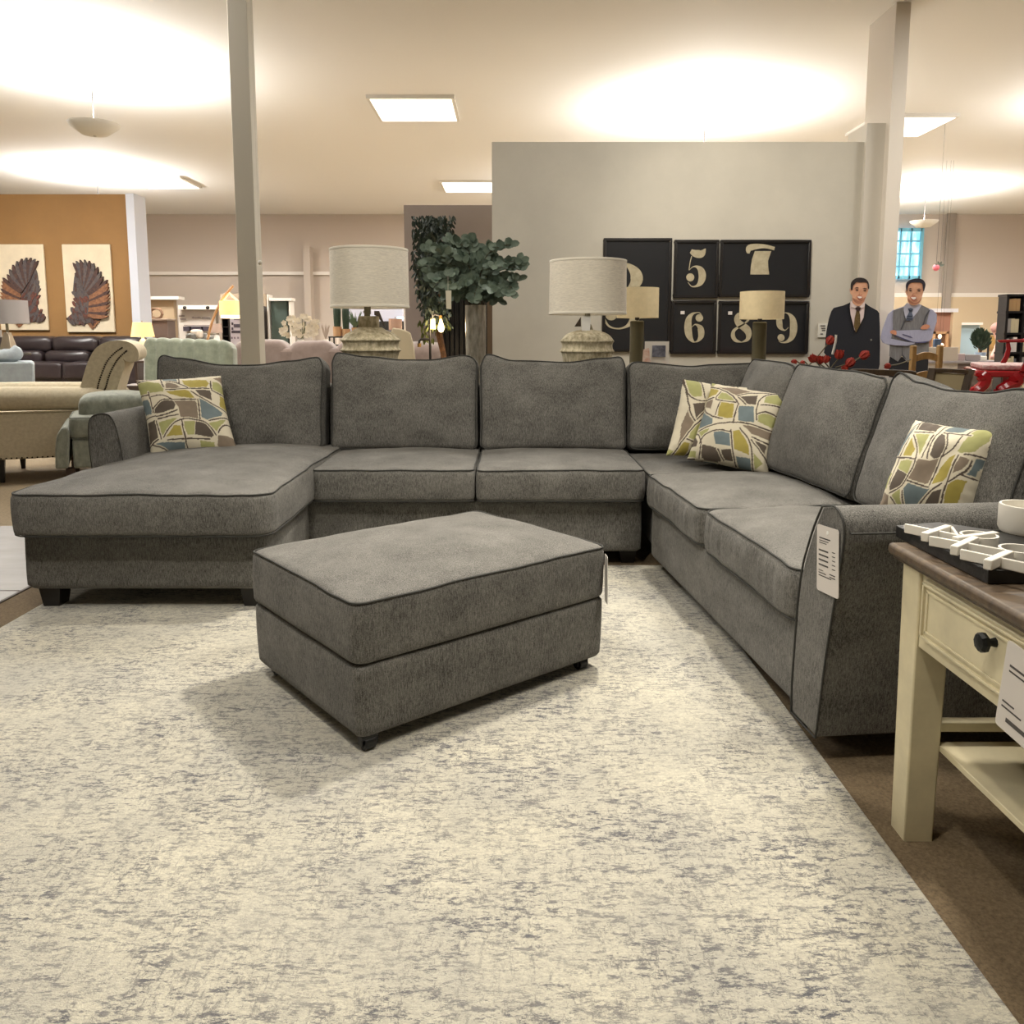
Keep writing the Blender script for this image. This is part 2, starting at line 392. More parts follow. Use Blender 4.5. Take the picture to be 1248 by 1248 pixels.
base=mix(mix(1.,f2,zone,'MULTIPLY'),base,lin((116,114,112))+(1,))
L(base,b.inputs['Base Color']); b.inputs['Roughness'].default_value=.95; b.inputs['Sheen Weight'].default_value=.2
bp=N('ShaderNodeBump'); bp.inputs['Strength'].default_value=.8; bp.inputs['Distance'].default_value=.006; L(nz(160,(1,1.6,1),3,.8),bp.inputs['Height']); L(bp.outputs[0],b.inputs['Normal'])
rug=M().bb(-2.045,.86,-.4,3.98,.004,.016).build('area_rug',rm,bevel=.004)
tag(rug,'pale cream area rug with dark flecks lying under the grey ottoman','rug')
# ================================================================ sectional sofa
SF=empty('sectional_sofa',(-.2,4.4,0),'large dark grey U shaped sectional sofa with chaise, piped cushions and flared arms','sofa')
def part(mp,name,parent,label=None,piping=True,fab=None,pmat=None):
    m,pm=mp; o=m.build(name,fab or FAB,parent,fix=False,ang=180)
    if piping and pm.v: pm.build('piping',pmat or PIPE,o)
    if label: o['label']=label
    return o
# chaise
part(softbox(1.04,1.62,.25,.05,.02,0,0,.004,n=24,pipes=(),mt=T(-1.555,4.12,.225)),'base',SF,piping=False)
def chaise_def(v,a,b,c):
    x,y,z=v
    if z>0: z+=.012*math.sin(x*3+1)*max(0,1-(y/b)**2)
    return (x,y,z)
part(softbox(1.085,1.55,.18,.09,.022,.045,.0,.012,n=80,amp=.007,seed=3,gather=.006,deform=chaise_def,mt=T(-1.535,3.995,.440)),'seat_cushion',SF,'long chaise seat cushion with piped edge')
# middle seats
part(softbox(1.71,.95,.265,.02,.012,0,0,.003,n=24,pipes=(),mt=T(-.195,4.475,.2125)),'base',SF,piping=False)
for k,(x0,x1,sd) in enumerate(((-1.005,-.188,5),(-.178,.662,8))):
    part(softbox(x1-x0,.82,.162,.045,.02,.026,0,.008,n=36,amp=.005,seed=sd,mt=T((x0+x1)/2,3.93+.41,.432)),'seat_cushion',SF)
# corner seat
part(softbox(.9,1.1,.265,.02,.012,0,0,.003,n=20,pipes=(),mt=T(1.18,4.52,.2125)),'base',SF,piping=False)
part(softbox(.9,.86,.13,.04,.02,.02,0,.005,n=30,amp=.004,seed=11,mt=T(1.135,4.375,.418)),'seat_cushion',SF)
# right run: local frame s along the front (towards the camera), t into the seat
U=Vector((.090,-.9959,0)); V=Vector((.9959,.090,0)); R0=Vector((.685,3.927,0)); AZ=math.atan2(V.y,V.x)
def rl(s,t,z): return R0+U*s+V*t+Vector((0,0,z))
def RT(s,t,z,rx=0,ry=0):  # local x -> V (depth), local y -> -U (away)
    p=rl(s,t,z); return Matrix.Translation(p)@Matrix.Rotation(AZ,4,'Z')@Matrix.Rotation(ry,4,'Y')@Matrix.Rotation(rx,4,'X')
part(softbox(.93,1.69,.265,.02,.012,0,0,.003,n=30,pipes=(),mt=RT(.845,.475,.2125)),'base',SF,piping=False)
part(softbox(.76,.815,.155,.05,.02,.035,0,.012,n=70,amp=.007,seed=14,gather=.007,mt=RT(.42,.36,.42)),'seat_cushion',SF)
part(softbox(.76,.83,.165,.06,.022,.045,0,.014,n=70,amp=.008,seed=17,gather=.006,mt=RT(1.262,.365,.418)),'seat_cushion',SF)
# back frames
bf=M().bb(-2.05,1.75,4.86,5.06,.08,.88); bf.build('back_frame',FAB,SF,bevel=.03,bseg=3)
m=M(); m.xf=RT(.4,.93,.48); m.box(0,0,0,.2,2.55,.8); m.build('back_frame',FAB,SF,bevel=.03,bseg=3)
# back cushions
def backc(x0,x1,zt,zb,Yb,lean,th,prof,seed,crown=.05,M0=None,amp=.006):
    """prof: list of (u -1..1, dz) heights of the top edge"""
    w=x1-x0; h=(zt-zb)/math.cos(lean)
    def dz(u):
        for (a0,b0),(a1,b1) in zip(prof,prof[1:]):
            if a0<=u<=a1:
                t=(u-a0)/(a1-a0); t=t*t*(3-2*t); return b0+(b1-b0)*t
        return prof[-1][1]
    def df(v,a,b,c):
        x,y,z=v; u=max(-1,min(1,x/a)); k=max(0,(y/b+.2)/1.2)
        return (x*(1-.012*(1-(y/b)**2)),y+dz(u)*k*k,z)
    if M0 is None:
        up=Vector((0,math.sin(lean),math.cos(lean)))
        ctr=Vector(((x0+x1)/2,Yb,zb))+up*h/2+Vector((0,th/2,0))
        M0=Matrix.Translation(ctr)@Matrix.Rotation(PI/2-lean,4,'X')
    return part(softbox(w,h,th,.045,.03,crown,.02,.006,n=40,amp=amp,seed=seed,deform=df,mt=M0,pipe=.0036),'back_cushion',SF)
backc(-2.07,-1.095,1.01,.50,4.60,R(11),.2,[(-1,.045),(-.75,.02),(-.2,-.02),(.2,-.02),(.6,.005),(.93,.025),(1,.0)],21)
backc(-1.055,-.20,1.03,.50,4.61,R(10),.2,[(-1,.01),(-.93,.035),(-.5,.01),(.0,-.008),(.3,-.01),(.8,.015),(1,.0)],22)
backc(-.188,.665,1.02,.50,4.61,R(10),.2,[(-1,.0),(-.9,.035),(-.55,-.005),(-.3,-.002),(.2,-.012),(.7,.01),(.93,.02),(1,.0)],23)
backc(.675,1.50,.995,.50,4.62,R(10),.2,[(-1,.01),(-.85,.012),(-.1,-.01),(.2,.0),(1,.01)],24)
def backr(s0,s1,zt,zb,tb,lean,th,prof,seed,crown=.05):
    # width axis runs along U (towards camera), front faces -V
    h=(zt-zb)/math.cos(lean); up=V*math.sin(lean)+Vector((0,0,math.cos(lean)))
    ctr=rl((s0+s1)/2,tb+th/2,zb)+up*h/2
    X=U.copy(); Yv=up; Z=X.cross(Yv)          # Z = thickness axis
    M0=Matrix(((X.x,Yv.x,Z.x,ctr.x),(X.y,Yv.y,Z.y,ctr.y),(X.z,Yv.z,Z.z,ctr.z),(0,0,0,1)))
    backc(s0,s1,zt,zb,0,lean,th,prof,seed,crown,M0)
backr(-.62,-.01,1.0,.50,.57,R(17),.2,[(-1,.0),(-.8,.02),(.5,.015),(1,.0)],31)
backr(.0,.86,1.0,.50,.56,R(17),.22,[(-1,.0),(-.9,.01),(-.4,.0),(.3,-.005),(.9,-.02),(1,-.03)],32,.08)
backr(.87,1.70,.995,.50,.56,R(17),.22,[(-1,.0),(-.93,.012),(-.55,-.02),(-.1,-.04),(.3,-.035),(.7,-.01),(1,.0)],33,.06)
# arms
def hit(px,py):     # ray against the vertical plane through the front line of the right run
    r=Vector(ray(px,py)); n=V; o=Vector((0,0,H)); k=(R0-o).dot(n)/r.dot(n); p=o+r*k; return ((p-R0).dot(U),p.z)
prof=[(1012,617),(1003,638),(995,662),(987,692),(981,735),(977,790),(974,830),(973,866),(1003,899),(1008,862),(1016,800),(1025,745),(1034,692),(1039,655),(1037,632),(1027,617)]
pp=[hit(*p) for p in prof]
lowA,lowB=pp[7],pp[8]
pp=smoothpts([(a,b,0) for a,b in pp[:7]],4)[:-1]+[Vector((pp[6][0],pp[6][1],0)),Vector((lowA[0],.08,0)),Vector((lowB[0],.08,0))]+smoothpts([(a,b,0) for a,b in pp[9:]]+[(pp[0][0],pp[0][1],0)],4)[:-1]
pp=[(p.x,p.y) for p in pp]
def armsolid(pts,t0,t1,fn,name):
    m=M(); n=len(pts); vs=[]; fs=[]
    steps=[t0+(t1-t0)*k/8 for k in range(9)]
    for t in steps: vs+=[fn(s,t,z) for s,z in pts]
    for j in range(8):
        for i in range(n): fs.append((j*n+i,j*n+(i+1)%n,(j+1)*n+(i+1)%n,(j+1)*n+i))
    fs.append(tuple(range(n))); fs.append(tuple(8*n+i for i in range(n)))
    m._add(vs,fs); o=m.build(name,FAB,SF,bevel=.008,bseg=3,ang=60)
    pm=M(); pm.tube([fn(s,t0-.002,z) for s,z in pts],.003,6,closed=True); pm.build('piping',PIPE,o); return o
AR=armsolid(pp,-.02,.98,lambda s,t,z:rl(s,t,z),'arm')
# seam piping under the roll of the arm, outer side
sN,zN=hit(1040,648)
pm=M(); pm.tube([rl(sN+.008,t,zN-.004) for t in (-.01,.3,.6,.97)],.003,6); pm.build('piping',PIPE,AR)
YA=4.03
lp=[(113,575),(109,545),(108,520),(112,508),(124,504),(134,507),(141,520),(147,545),(152,575)]
lq=[(at(x,y,YA).x,at(x,y,YA).z) for x,y in lp]
lq=[(p.x,p.y) for p in smoothpts([(a,b,0) for a,b in lq],4)]
lq=[(lq[0][0]+.01,.1)]+lq+[(lq[-1][0]+.0,.1)]
armsolid(lq,YA,4.95,lambda s,t,z:Vector((s,t,z)),'arm')
# legs
def leg(x,y,h,rz=0,w=.095):
    m=M(); m.box(x,y,h/2,w,w,h,rz,.68,.8); m.build('leg',BLACKW,SF,bevel=.003)
for p in ((-1.985,3.39),(-1.12,3.39),(-1.12,4.8),(-1.99,4.8)): leg(p[0],p[1],.102+(0 if p[1]>4 else 0))
for s,t in ((.09,.12),(1.61,.075),(1.55,.85),(.09,.85)):
    q=rl(s,t,0); leg(q.x,q.y,.082,AZ)
for p in ((-.98,4.9),(.6,4.1),(.6,4.9),(1.5,4.95),(-.98,4.12)): leg(p[0],p[1],.082)
# ================================================================ ottoman
OA=R(39.4); OT=empty('storage_ottoman',(-.423,2.095,.016),'rectangular grey storage ottoman with piped lid on small black castors, standing on the rug','ottoman',rz=OA)
OW,OD=.965,.725
def OTm(x,y,z): return Matrix.Translation((-.423,2.095,0))@Matrix.Rotation(OA,4,'Z')@Matrix.Translation((x,y,z))
def otd(v,a,b,c):
    x,y,z=v; k=1-.012*(c-z)/(2*c); return (x*k,y*k,z)
part(softbox(OW,OD,.212,.025,.012,0,0,.004,n=30,amp=.002,seed=41,deform=otd,pipes=(),mt=OTm(OW/2,OD/2,.166)),'body',OT)
part(softbox(OW+.008,OD+.008,.178,.035,.016,.045,0,.006,n=44,amp=.005,seed=43,pipe=.0034,pipes=('top',),mt=OTm(OW/2,OD/2,.363)),'lid',OT)
for cx,cy in ((.045,.028),(OW-.07,.045),(OW-.07,OD-.06),(.06,OD-.06)):
    m=M(); m.xf=OTm(cx,cy,0); m.cyl((-.018,0,.037),(.018,0,.037),.021,n=18); m.cyl((-.022,0,.037),(.022,0,.037),.008,n=10); m.bb(-.026,.026,-.016,.016,.05,.062); m.bb(-.026,-.021,-.012,.012,.03,.06); m.bb(.021,.026,-.012,.012,.03,.06)
    m.build('castor',mat('black_plastic',(18,18,18),.35),OT,bevel=.002)
# tag hanging at the far right corner of the ottoman
def card(name,label,cat,M0,w,h,lines,th=.0015,colr=None,group=None,hole=True):
    e=empty(name,M0.translation,label,cat,group)
    m=M(); m.xf=M0; r=.008
    poly=[]
    for (cx,cz,a0) in ((w/2-r,h/2-r,0),(-w/2+r,h/2-r,90),(-w/2+r,-h/2+r,180),(w/2-r,-h/2+r,270)):
        for k in range(4): q=R(a0+30*k); poly.append((cx+r*math.cos(q),cz+r*math.sin(q)))
    m.prism(poly,0,th); m.build('card',colr or TAGP,e,smooth=False)
    m=M(); m.xf=M0
    for (x,z,lw,lh) in lines: m.bb(x,x+lw,-.0006,.0002,z-lh/2,z+lh/2)
    if lines: m.build('print',INK,e,smooth=False)
    if hole:
        m=M(); m.xf=M0; m.cyl((0,-.001,h/2-.016),(0,.0008,h/2-.016),.005,n=14); m.build('hole',mat('hole_white',(245,245,240),.4),e)
    return e
A_=at(737,684,2.74)
Mx=Matrix.Translation(OTm(OW+.006,.0,0).translation+Vector((.0,-.004,.335)))@Matrix.Rotation(OA+R(50),4,'Z')@Matrix.Rotation(R(8),4,'Y')
card('price_tag','small grey price card hanging on the far right corner of the ottoman','price tag',Mx,.085,.165,[(-.03,.03,.05,.003),(-.03,.015,.04,.003),(-.03,-.03,.05,.003)])
# tag on the right arm
s0,z0=hit(1010,640); a1=hit(1033,650); a2=hit(1003,716); 
cs_,cz_=hit(1020,683); th_=math.atan2(a1[0]-s0,1); 
P=rl(cs_,-.026,cz_)
Mx=Matrix(((U.x,-V.x*-1,0,P.x),(U.y,V.y,0,P.y),(0,0,1,P.z),(0,0,0,1)))@Matrix.Rotation(R(-5),4,'Y')
ln=[(-.045,.055,.06,.003),(-.045,.048,.05,.002),(-.045,.042,.04,.002)]+[(-.048,.022-.013*k,.052,.004) for k in range(4)]+[(-.048,-.032,.025,.002),(-.048,-.039,.04,.0025),(-.048,-.046,.07,.0025)]+[(.025,.026-.011*k,.016,.002) for k in range(5)]+[(.012,-.034,.03,.0025),(.012,-.041,.03,.0025)]
card('price_tag','tall white price card hanging on the front of the right sofa arm','price tag',Mx,.118,.178,ln)
# ================================================================ throw pillows
CRM=(214,206,184);SG=(164,164,108);MU=(166,152,74);TP=(130,116,100);DT=(90,80,70);BL=(108,122,126);LN=(82,70,62)
PATA=dict(cor=((120,110),(1000,80),(1180,850),(285,945)),shapes=[
(SG,[(150,200),(300,190),(400,215),(455,270),(455,315),(190,320)]),(TP,[(120,110),(240,125),(300,155),(150,190)]),(BL,[(415,150),(560,160),(575,215),(440,190)]),
(TP,[(470,210),(560,230),(625,285),(480,290)]),(MU,[(615,180),(840,190),(875,225),(850,275),(700,275),(640,240)]),(TP,[(900,165),(1000,130),(1005,215),(960,190)]),
(SG,[(900,200),(960,205),(1010,250),(1020,310),(915,295)]),(MU,[(980,320),(1025,325),(1045,465),(985,440)]),(DT,[(745,300),(895,300),(910,395),(800,360)]),
(MU,[(485,320),(640,300),(700,320),(755,395),(620,375),(520,345)]),(BL,[(210,375),(290,375),(325,430),(335,520),(255,515)]),(DT,[(355,480),(420,420),(540,400),(575,450),(560,490),(440,520),(355,520)]),
(TP,[(540,400),(740,400),(775,440),(785,570),(690,575),(620,560),(600,470)]),(BL,[(785,385),(900,430),(1010,490),(1000,520),(870,580),(815,560)]),(SG,[(405,600),(590,570),(440,720)]),
(MU,[(480,735),(560,640),(625,640),(650,725)]),(SG,[(640,605),(755,590),(740,715),(680,720)]),(DT,[(760,590),(860,620),(920,700),(900,725),(745,715)]),(SG,[(880,610),(1040,545),(960,680)]),
(DT,[(285,590),(370,580),(400,740),(310,800)]),(TP,[(960,700),(1100,695),(1140,800),(1020,815),(945,790)]),(SG,[(790,760),(920,765),(920,825),(790,830)]),(BL,[(370,780),(660,785),(640,860),(560,885),(450,830)]),
(MU,[(700,850),(940,840),(940,880),(700,885)]),(DT,[(330,870),(430,880),(540,900),(420,930)])],
lines=[[(150,195),(370,155)],[(405,150),(455,265)],[(470,205),(560,210),(680,280)],[(575,150),(595,225)],[(480,300),(880,280)],[(885,200),(910,295),(1020,320)],[(200,330),(300,335)],[(300,310),(345,470),(350,510)],
[(330,355),(450,355),(540,400)],[(350,480),(430,410),(560,400),(760,400)],[(715,320),(850,400),(1050,470)],[(780,400),(800,575)],[(270,550),(450,540),(590,500)],[(400,570),(600,540)],
[(455,735),(520,650),(620,585),(740,580),(860,610),(940,700)],[(630,590),(675,840)],[(495,765),(880,740)],[(385,590),(430,750)],[(890,585),(1060,520)],[(965,680),(1010,610),(1080,580)],[(310,800),(400,750)],[(340,790),(450,830),(540,890)],[(680,850),(950,830)],[(960,820),(960,870)],[(960,820),(1050,820),(1130,800)]],lw=10)
PATB=dict(cor=((465,240),(965,320),(810,830),(290,735)),shapes=[
(SG,[(465,245),(520,270),(490,300),(440,290)]),(MU,[(430,310),(480,305),(530,340),(510,370),(425,370)]),(SG,[(545,355),(600,370),(640,430),(520,410)]),(TP,[(425,390),(495,400),(480,460),(440,430)]),
(BL,[(405,460),(450,470),(495,520),(490,555),(395,560)]),(MU,[(540,425),(625,440),(615,525),(525,520)]),(BL,[(650,450),(735,450),(735,545),(645,545)]),(DT,[(655,390),(755,370),(745,440),(680,435)]),
(SG,[(800,360),(860,345),(950,345),(935,400),(900,430),(790,425)]),(SG,[(755,490),(850,485),(880,520),(830,560),(755,540)]),(TP,[(520,310),(640,320),(740,350),(640,385)]),(TP,[(670,560),(840,575),(840,635),(720,610)]),
(BL,[(500,595),(605,590),(600,680),(510,665)]),(MU,[(615,600),(655,590),(700,670),(700,720),(615,695)]),(SG,[(400,580),(475,575),(420,640)]),(DT,[(370,590),(400,640),(390,665),(340,655)]),
(DT,[(410,655),(520,685),(530,745),(420,745)]),(DT,[(540,695),(600,695),(600,750),(545,740)]),(BL,[(620,730),(700,735),(705,800),(625,800)]),(DT,[(735,640),(800,660),(780,715)]),(SG,[(720,700),(770,750),(720,780)]),(SG,[(330,670),(385,690),(380,720),(325,710)]),(SG,[(700,800),(800,790),(810,825),(740,820)])],
lines=[[(425,300),(470,300),(560,340),(620,390),(650,440)],[(545,350),(515,405),(635,430)],[(425,385),(500,390),(440,380)],[(420,400),(440,460),(490,505),(555,525)],[(540,425),(510,500)],[(645,445),(620,540)],[(645,385),(720,355),(930,340)],
[(940,345),(830,350),(770,400),(750,470),(750,530)],[(775,440),(900,435)],[(750,500),(800,480),(890,500)],[(400,575),(520,555),(650,548),(850,580)],[(350,560),(400,600),(420,650),(400,720)],[(410,650),(440,610),(520,590),(605,600)],[(605,590),(610,800)],[(655,580),(700,640),(715,700),(705,790)],[(720,625),(830,655)],[(520,690),(545,745)],[(410,740),(610,770)],[(715,640),(790,730),(800,790)],[(330,715),(420,735)],[(650,395),(690,440)]],lw=6)
def invbil(p,cor):
    # inverse bilinear by iteration
    (x0,y0),(x1,y1),(x2,y2),(x3,y3)=cor; u=v=.5
    for _ in range(6):
        X=(1-u)*(1-v)*x0+u*(1-v)*x1+u*v*x2+(1-u)*v*x3-p[0]; Y=(1-u)*(1-v)*y0+u*(1-v)*y1+u*v*y2+(1-u)*v*y3-p[1]
        a=(1-v)*(x1-x0)+v*(x2-x3); b=(1-u)*(x3-x0)+u*(x2-x1); c=(1-v)*(y1-y0)+v*(y2-y3); d=(1-u)*(y3-y0)+u*(y2-y1); D=a*d-b*c
        u-=(d*X-b*Y)/D; v-=(a*Y-c*X)/D
    return (u,v)
def inpoly(p,poly):
    x,y=p; r=False; j=len(poly)-1
    for i in range(len(poly)):
        xi,yi=poly[i]; xj,yj=poly[j]
        if (yi>y)!=(yj>y) and x<(xj-xi)*(y-yi)/(yj-yi)+xi: r=not r
        j=i
    return r
def dseg(p,a,b):
    ax,ay=a;bx,by=b;dx,dy=bx-ax,by-ay;L=dx*dx+dy*dy or 1e-9;t=max(0,min(1,((p[0]-ax)*dx+(p[1]-ay)*dy)/L));return math.hypot(p[0]-ax-dx*t,p[1]-ay-dy*t)
def prep(P):
    cor=P['cor']; S=math.hypot(cor[1][0]-cor[0][0],cor[1][1]-cor[0][1])
    sh=[(lin(c),[invbil(q,cor) for q in pl]) for c,pl in P['shapes']]
    sh=[(c,pl,min(q[0] for q in pl),max(q[0] for q in pl),min(q[1] for q in pl),max(q[1] for q in pl)) for c,pl in sh]
    ls=[[invbil(q,cor) for q in l] for l in P['lines']]
    ls=[[(q.x,q.y) for q in smoothpts([(a,b,0) for a,b in l],3)] for l in ls]
    segs=[]
    for l in ls:
        for a,b in zip(l,l[1:]): segs.append((a,b))
    return sh,segs,P['lw']/S
CR=lin(CRM); LI=lin(LN)
def pattern(P,u,v):
    sh,segs,lw=P
    w=.006*noise.noise(Vector((u*14,v*14,0))); u+=w; v+=.006*noise.noise(Vector((u*14,v*14,5)))
    dmin=9
    for a,b in segs:
        if min(a[0],b[0])-.04<u<max(a[0],b[0])+.04 and min(a[1],b[1])-.04<v<max(a[1],b[1])+.04:
            d=dseg((u,v),a,b)
            if d<dmin: dmin=d
    if dmin<lw*.62: return LI
    if dmin<lw*1.5: return CR
    for c,pl,a0,a1,b0,b1 in sh:
        if a0<=u<=a1 and b0<=v<=b1 and inpoly((u,v),pl):
            k=1+.10*noise.noise(Vector((u*20,v*20,3))); return (c[0]*k,c[1]*k,c[2]*k)
    return CR
PA=prep(PATA); PB=prep(PATB)
PILM=vcol('printed_cotton',.8,.2,500)
def pillow(label,ctr,X,Yv,w,h,th,pat,tf,seed,ear=.06,N_=150,fold=None,pinch=.06):
    """X: unit right, Yv: unit up of the pillow's face; the front normal is X x Y"""
    X=Vector(X).normalized(); Yv=Vector(Yv); Yv=(Yv-X*X.dot(Yv)).normalized(); Z=X.cross(Yv)
    o=None; vs=[];fs=[];cols=[]
    for sg in (1,-1):
        off=len(vs)
        for j in range(N_+1):
            for i in range(N_+1):
                u=-1+2*i/N_; v=-1+2*j/N_
                x=u*w/2*(1-pinch*(1-v*v)*abs(u)); y=v*h/2*(1-pinch*(1-u*u)*abs(v))
                k=(max(0,1-abs(u)**2.6)*max(0,1-abs(v)**2.6))**.5
                z=sg*th/2*k
                q=Vector((u*2.2+seed,v*2.2,sg*3)); z+=sg*.010*noise.noise(q)*min(1,k*2)
                # puckers near the seams
                e=max(abs(u),abs(v)); z+=sg*.0016*math.sin((u if abs(v)>abs(u) else v)*26+seed)*max(0,(e-.75)/.25)*(k>0.02)
                if fold: x,y,z=fold(u,v,x,y,z)
                vs.append(Vector(ctr)+X*x+Yv*y+Z*z)
                uu,vv=tf((u+1)/2,(1-v)/2) if sg>0 else tf((1-u)/2,(1-v)/2)
                cols.append(pattern(pat,.05+.9*uu,.05+.9*vv))
        for j in range(N_):
            for i in range(N_):
                a=off+j*(N_+1)+i; q=(a,a+1,a+N_+2,a+N_+1); fs.append(q if sg>0 else q[::-1])
    me=bpy.data.meshes.new('throw_pillow'); cc=Vector(ctr); me.from_pydata([tuple(v-cc) for v in vs],[],fs); me.update()
    at_=me.color_attributes.new('Col','FLOAT_COLOR','POINT')
    flat=[]
    for c in cols: flat+=[c[0],c[1],c[2],1]
    at_.data.foreach_set('color',flat); me.materials.append(PILM); me.shade_smooth()
    o=bpy.data.objects.new('throw_pillow',me); C.objects.link(o); o.location=cc
    tag(o,label,'pillow','patterned throw pillows on the grey sectional'); return o
ident=lambda u,v:(u,v)
def frompx(label,TL,TR,BR,BL,Yc,dTop,dR,th,pat,tf,seed,**k):
    """centre and edges from the four measured corners; the face leans: the top is dTop farther, the right side dR farther"""
    ys=[Yc+dTop/2-dR/2,Yc+dTop/2+dR/2,Yc-dTop/2+dR/2,Yc-dTop/2-dR/2]
    p=[at(q[0],q[1],y) for q,y in zip((TL,TR,BR,BL),ys)]
    ctr=sum(p,Vector())/4; X=((p[1]-p[0])+(p[2]-p[3]))/2; Yv=((p[0]-p[3])+(p[1]-p[2]))/2
    W_,H_=X.length,Yv.length
    # keep the shear of the photo's outline
    Xn=X.normalized(); sh=Yv.dot(Xn)
    kk=k.pop('shear',1)
    def fold(u,v,x,y,z):
        # map to the measured quadrilateral
        return (x+ v*sh/2*kk, y, z)
    return pillow(label,ctr,X,Yv,W_,(Yv-Xn*sh).length,th,pat,tf,seed,fold=fold,**k)
frompx('patterned throw pillow standing alone beside the left sofa arm on the chaise',(166,463),(269,458),(291,553),(184,561),4.42,.20,.10,.20,PA,ident,1)
frompx('patterned throw pillow half hidden behind another pillow in the sofa corner',(829,463),(929,472),(905,566),(815,554),4.33,.16,.06,.19,PB,lambda u,v:(1-v,u),2)
frompx('front patterned throw pillow of the pair leaning in the sofa corner',(868,466),(966,483),(937,580),(837,561),4.08,.17,-.22,.21,PB,ident,3)
frompx('patterned throw pillow seen edge on behind the right sofa arm',(1132,500),(1210,540),(1192,640),(1052,640),2.52,.04,-.22,.23,PA,lambda u,v:(v,1-u),4,shear=.9)
# ================================================================ cream end table with drawer
ET=empty('end_table',(1.2,1.5,0),'cream painted end table with brown wooden top and one drawer, right foreground','table')
TZ=.69
bp_=M(); bp_.bb(.885,1.50,1.12,1.852,TZ-.028,TZ); bp_.build('tabletop',WOODT,ET,bevel=.010,bseg=3)
m=M(); m.bb(.895,1.49,1.13,1.842,TZ-.036,TZ-.028); m.build('moulding',WOODT,ET,bevel=.003)
LXa,LXb=.905,.985
for (x,y) in ((.945,1.775),(1.44,1.775),(.945,1.19),(1.44,1.19)):
    m=M(); m.box(x,y,(TZ-.036)/2,.078,.078,TZ-.036,0,.86,.86); m.build('leg',CREAM,ET,bevel=.004)
m=M(); m.bb(.913,.93,1.229,1.736,.478,TZ-.036); m.build('apron',CREAM,ET,bevel=.002)
m=M(); m.bb(.985,1.40,1.79,1.805,.478,TZ-.036); m.build('apron',CREAM,ET,bevel=.002)
m=M(); m.bb(.985,1.40,1.16,1.175,.478,TZ-.036); m.build('apron',CREAM,ET,bevel=.002)
m=M(); m.bb(1.455,1.47,1.229,1.736,.478,TZ-.036); m.build('apron',CREAM,ET,bevel=.002)
m=M(); m.bb(.98,1.405,1.76,1.79,.262,.285); m.build('stretcher',CREAM,ET,bevel=.003)
m=M(); m.bb(.98,1.405,1.2,1.76,.225,.24); m.build('shelf',CREAM,ET,bevel=.002)
dr=M(); dr.bb(.905,.914,1.25,1.715,.506,.640)
dr=dr.build('drawer',CREAM,ET,bevel=.002)
m=M()
for g,d in ((0,.006),(.014,.003)):
    y0,y1,z0,z1=1.255+g,1.71-g,.511+g,.635-g; x0=.905-d; tk=.006
    m.bb(x0,.906,y0,y1,z0,z0+tk); m.bb(x0,.906,y0,y1,z1-tk,z1); m.bb(x0,.906,y0,y0+tk,z0,z1); m.bb(x0,.906,y1-tk,y1,z0,z1)
m.build('bead_moulding',CREAM,dr,bevel=.001)
K=Vector((.905,0,0)); kp=None
r_=Vector(ray(1200,783)); k_=.885/r_.x; kp=Vector((.885,r_.y*k_,H+r_.z*k_))
m=M(); m.xf=Matrix.Translation((.906,kp.y,kp.z))@Matrix.Rotation(-PI/2,4,'Y')
m.lathe([(.010,0),(.008,.006),(.007,.014),(.012,.018),(.0185,.020),(.0200,.027),(.016,.033),(.004,.035)],n=8); m.build('knob',mat('black_iron',(26,28,28),.45,metal=.5),dr,smooth=False)
# price card against the drawer
pc=at(1240,838,1.36); Mx=Matrix.Translation((.878,1.318,pc.z))@Matrix.Rotation(R(-86),4,'Z')@Matrix.Rotation(R(6),4,'Y')
card('price_tag','white price card hanging in front of the end table drawer','price tag',Mx,.11,.165,[(-.04,.04,.07,.004),(-.04,.03,.06,.003),(-.045,-.03,.03,.003),(-.045,-.04,.05,.003),(-.03,-.06,.06,.008)],hole=False)
# black serving board on the table
TB=TZ+.001; bt=TB+.028
bpx=[onz(1092,640,bt),onz(1205,695,bt),onz(1262,699,bt)]
p0,p1=bpx[0],bpx[1]; dirL=(p1-p0); p2=bpx[2]
poly=[(p0.x,p0.y),(p1.x,p1.y),(p1.x+.16,p1.y+.005),(p1.x+.27,p1.y+.16),(p1.x+.2,p1.y+.33),(p0.x+.12,p0.y+.035)]
m=M(); m.prism(poly,TB,bt,'z'); tray=m.build('serving_board',mat('black_board',(20,20,20),.4,bump=.3,bscale=40),smooth=False,bevel=.002)
tag(tray,'black angular board with worn edges lying on the cream end table','board')
def strip(pts,z0,z1,wd,m):
    pts=[Vector(p) for p in pts]
    for a,b in zip(pts,pts[1:]):
        d=(b-a); d.z=0; L=d.length; an=math.atan2(d.y,d.x); c=(a+b)/2; m.box(c.x,c.y,(z0+z1)/2,L+wd*.6,wd,z1-z0,an)
zt=bt+.022
WP=mat('white_ceramic',(232,228,218),.35)
def OP(*q): return [onz(x,y,zt) for x,y in q]
m=M()
for seg in (OP((1104,638),(1190,656)),OP((1134,653),(1222,669)),OP((1172,669),(1262,688)),OP((1160,641),(1168,652))): strip(seg,bt,zt,.006,m)
for seg in (OP((1128,650),(1155,641)),OP((1164,666),(1188,655)),OP((1205,683),(1230,672)),OP((1166,655),(1212,649))): strip(seg,bt+.004,zt+.002,.016,m)
lat=m.build('trivet',WP,bevel=.002); tag(lat,'white lattice of crosses and bars lying flat on the black board','trivet')
def ring(cx,cy,r,z0,z1,wd,n=40):
    m=M(); pr=[(r-wd,z0),(r,z0),(r,z1),(r-wd,z1),(r-wd,z0)]; m.lathe(pr,cx,cy,n,cap=False); return m
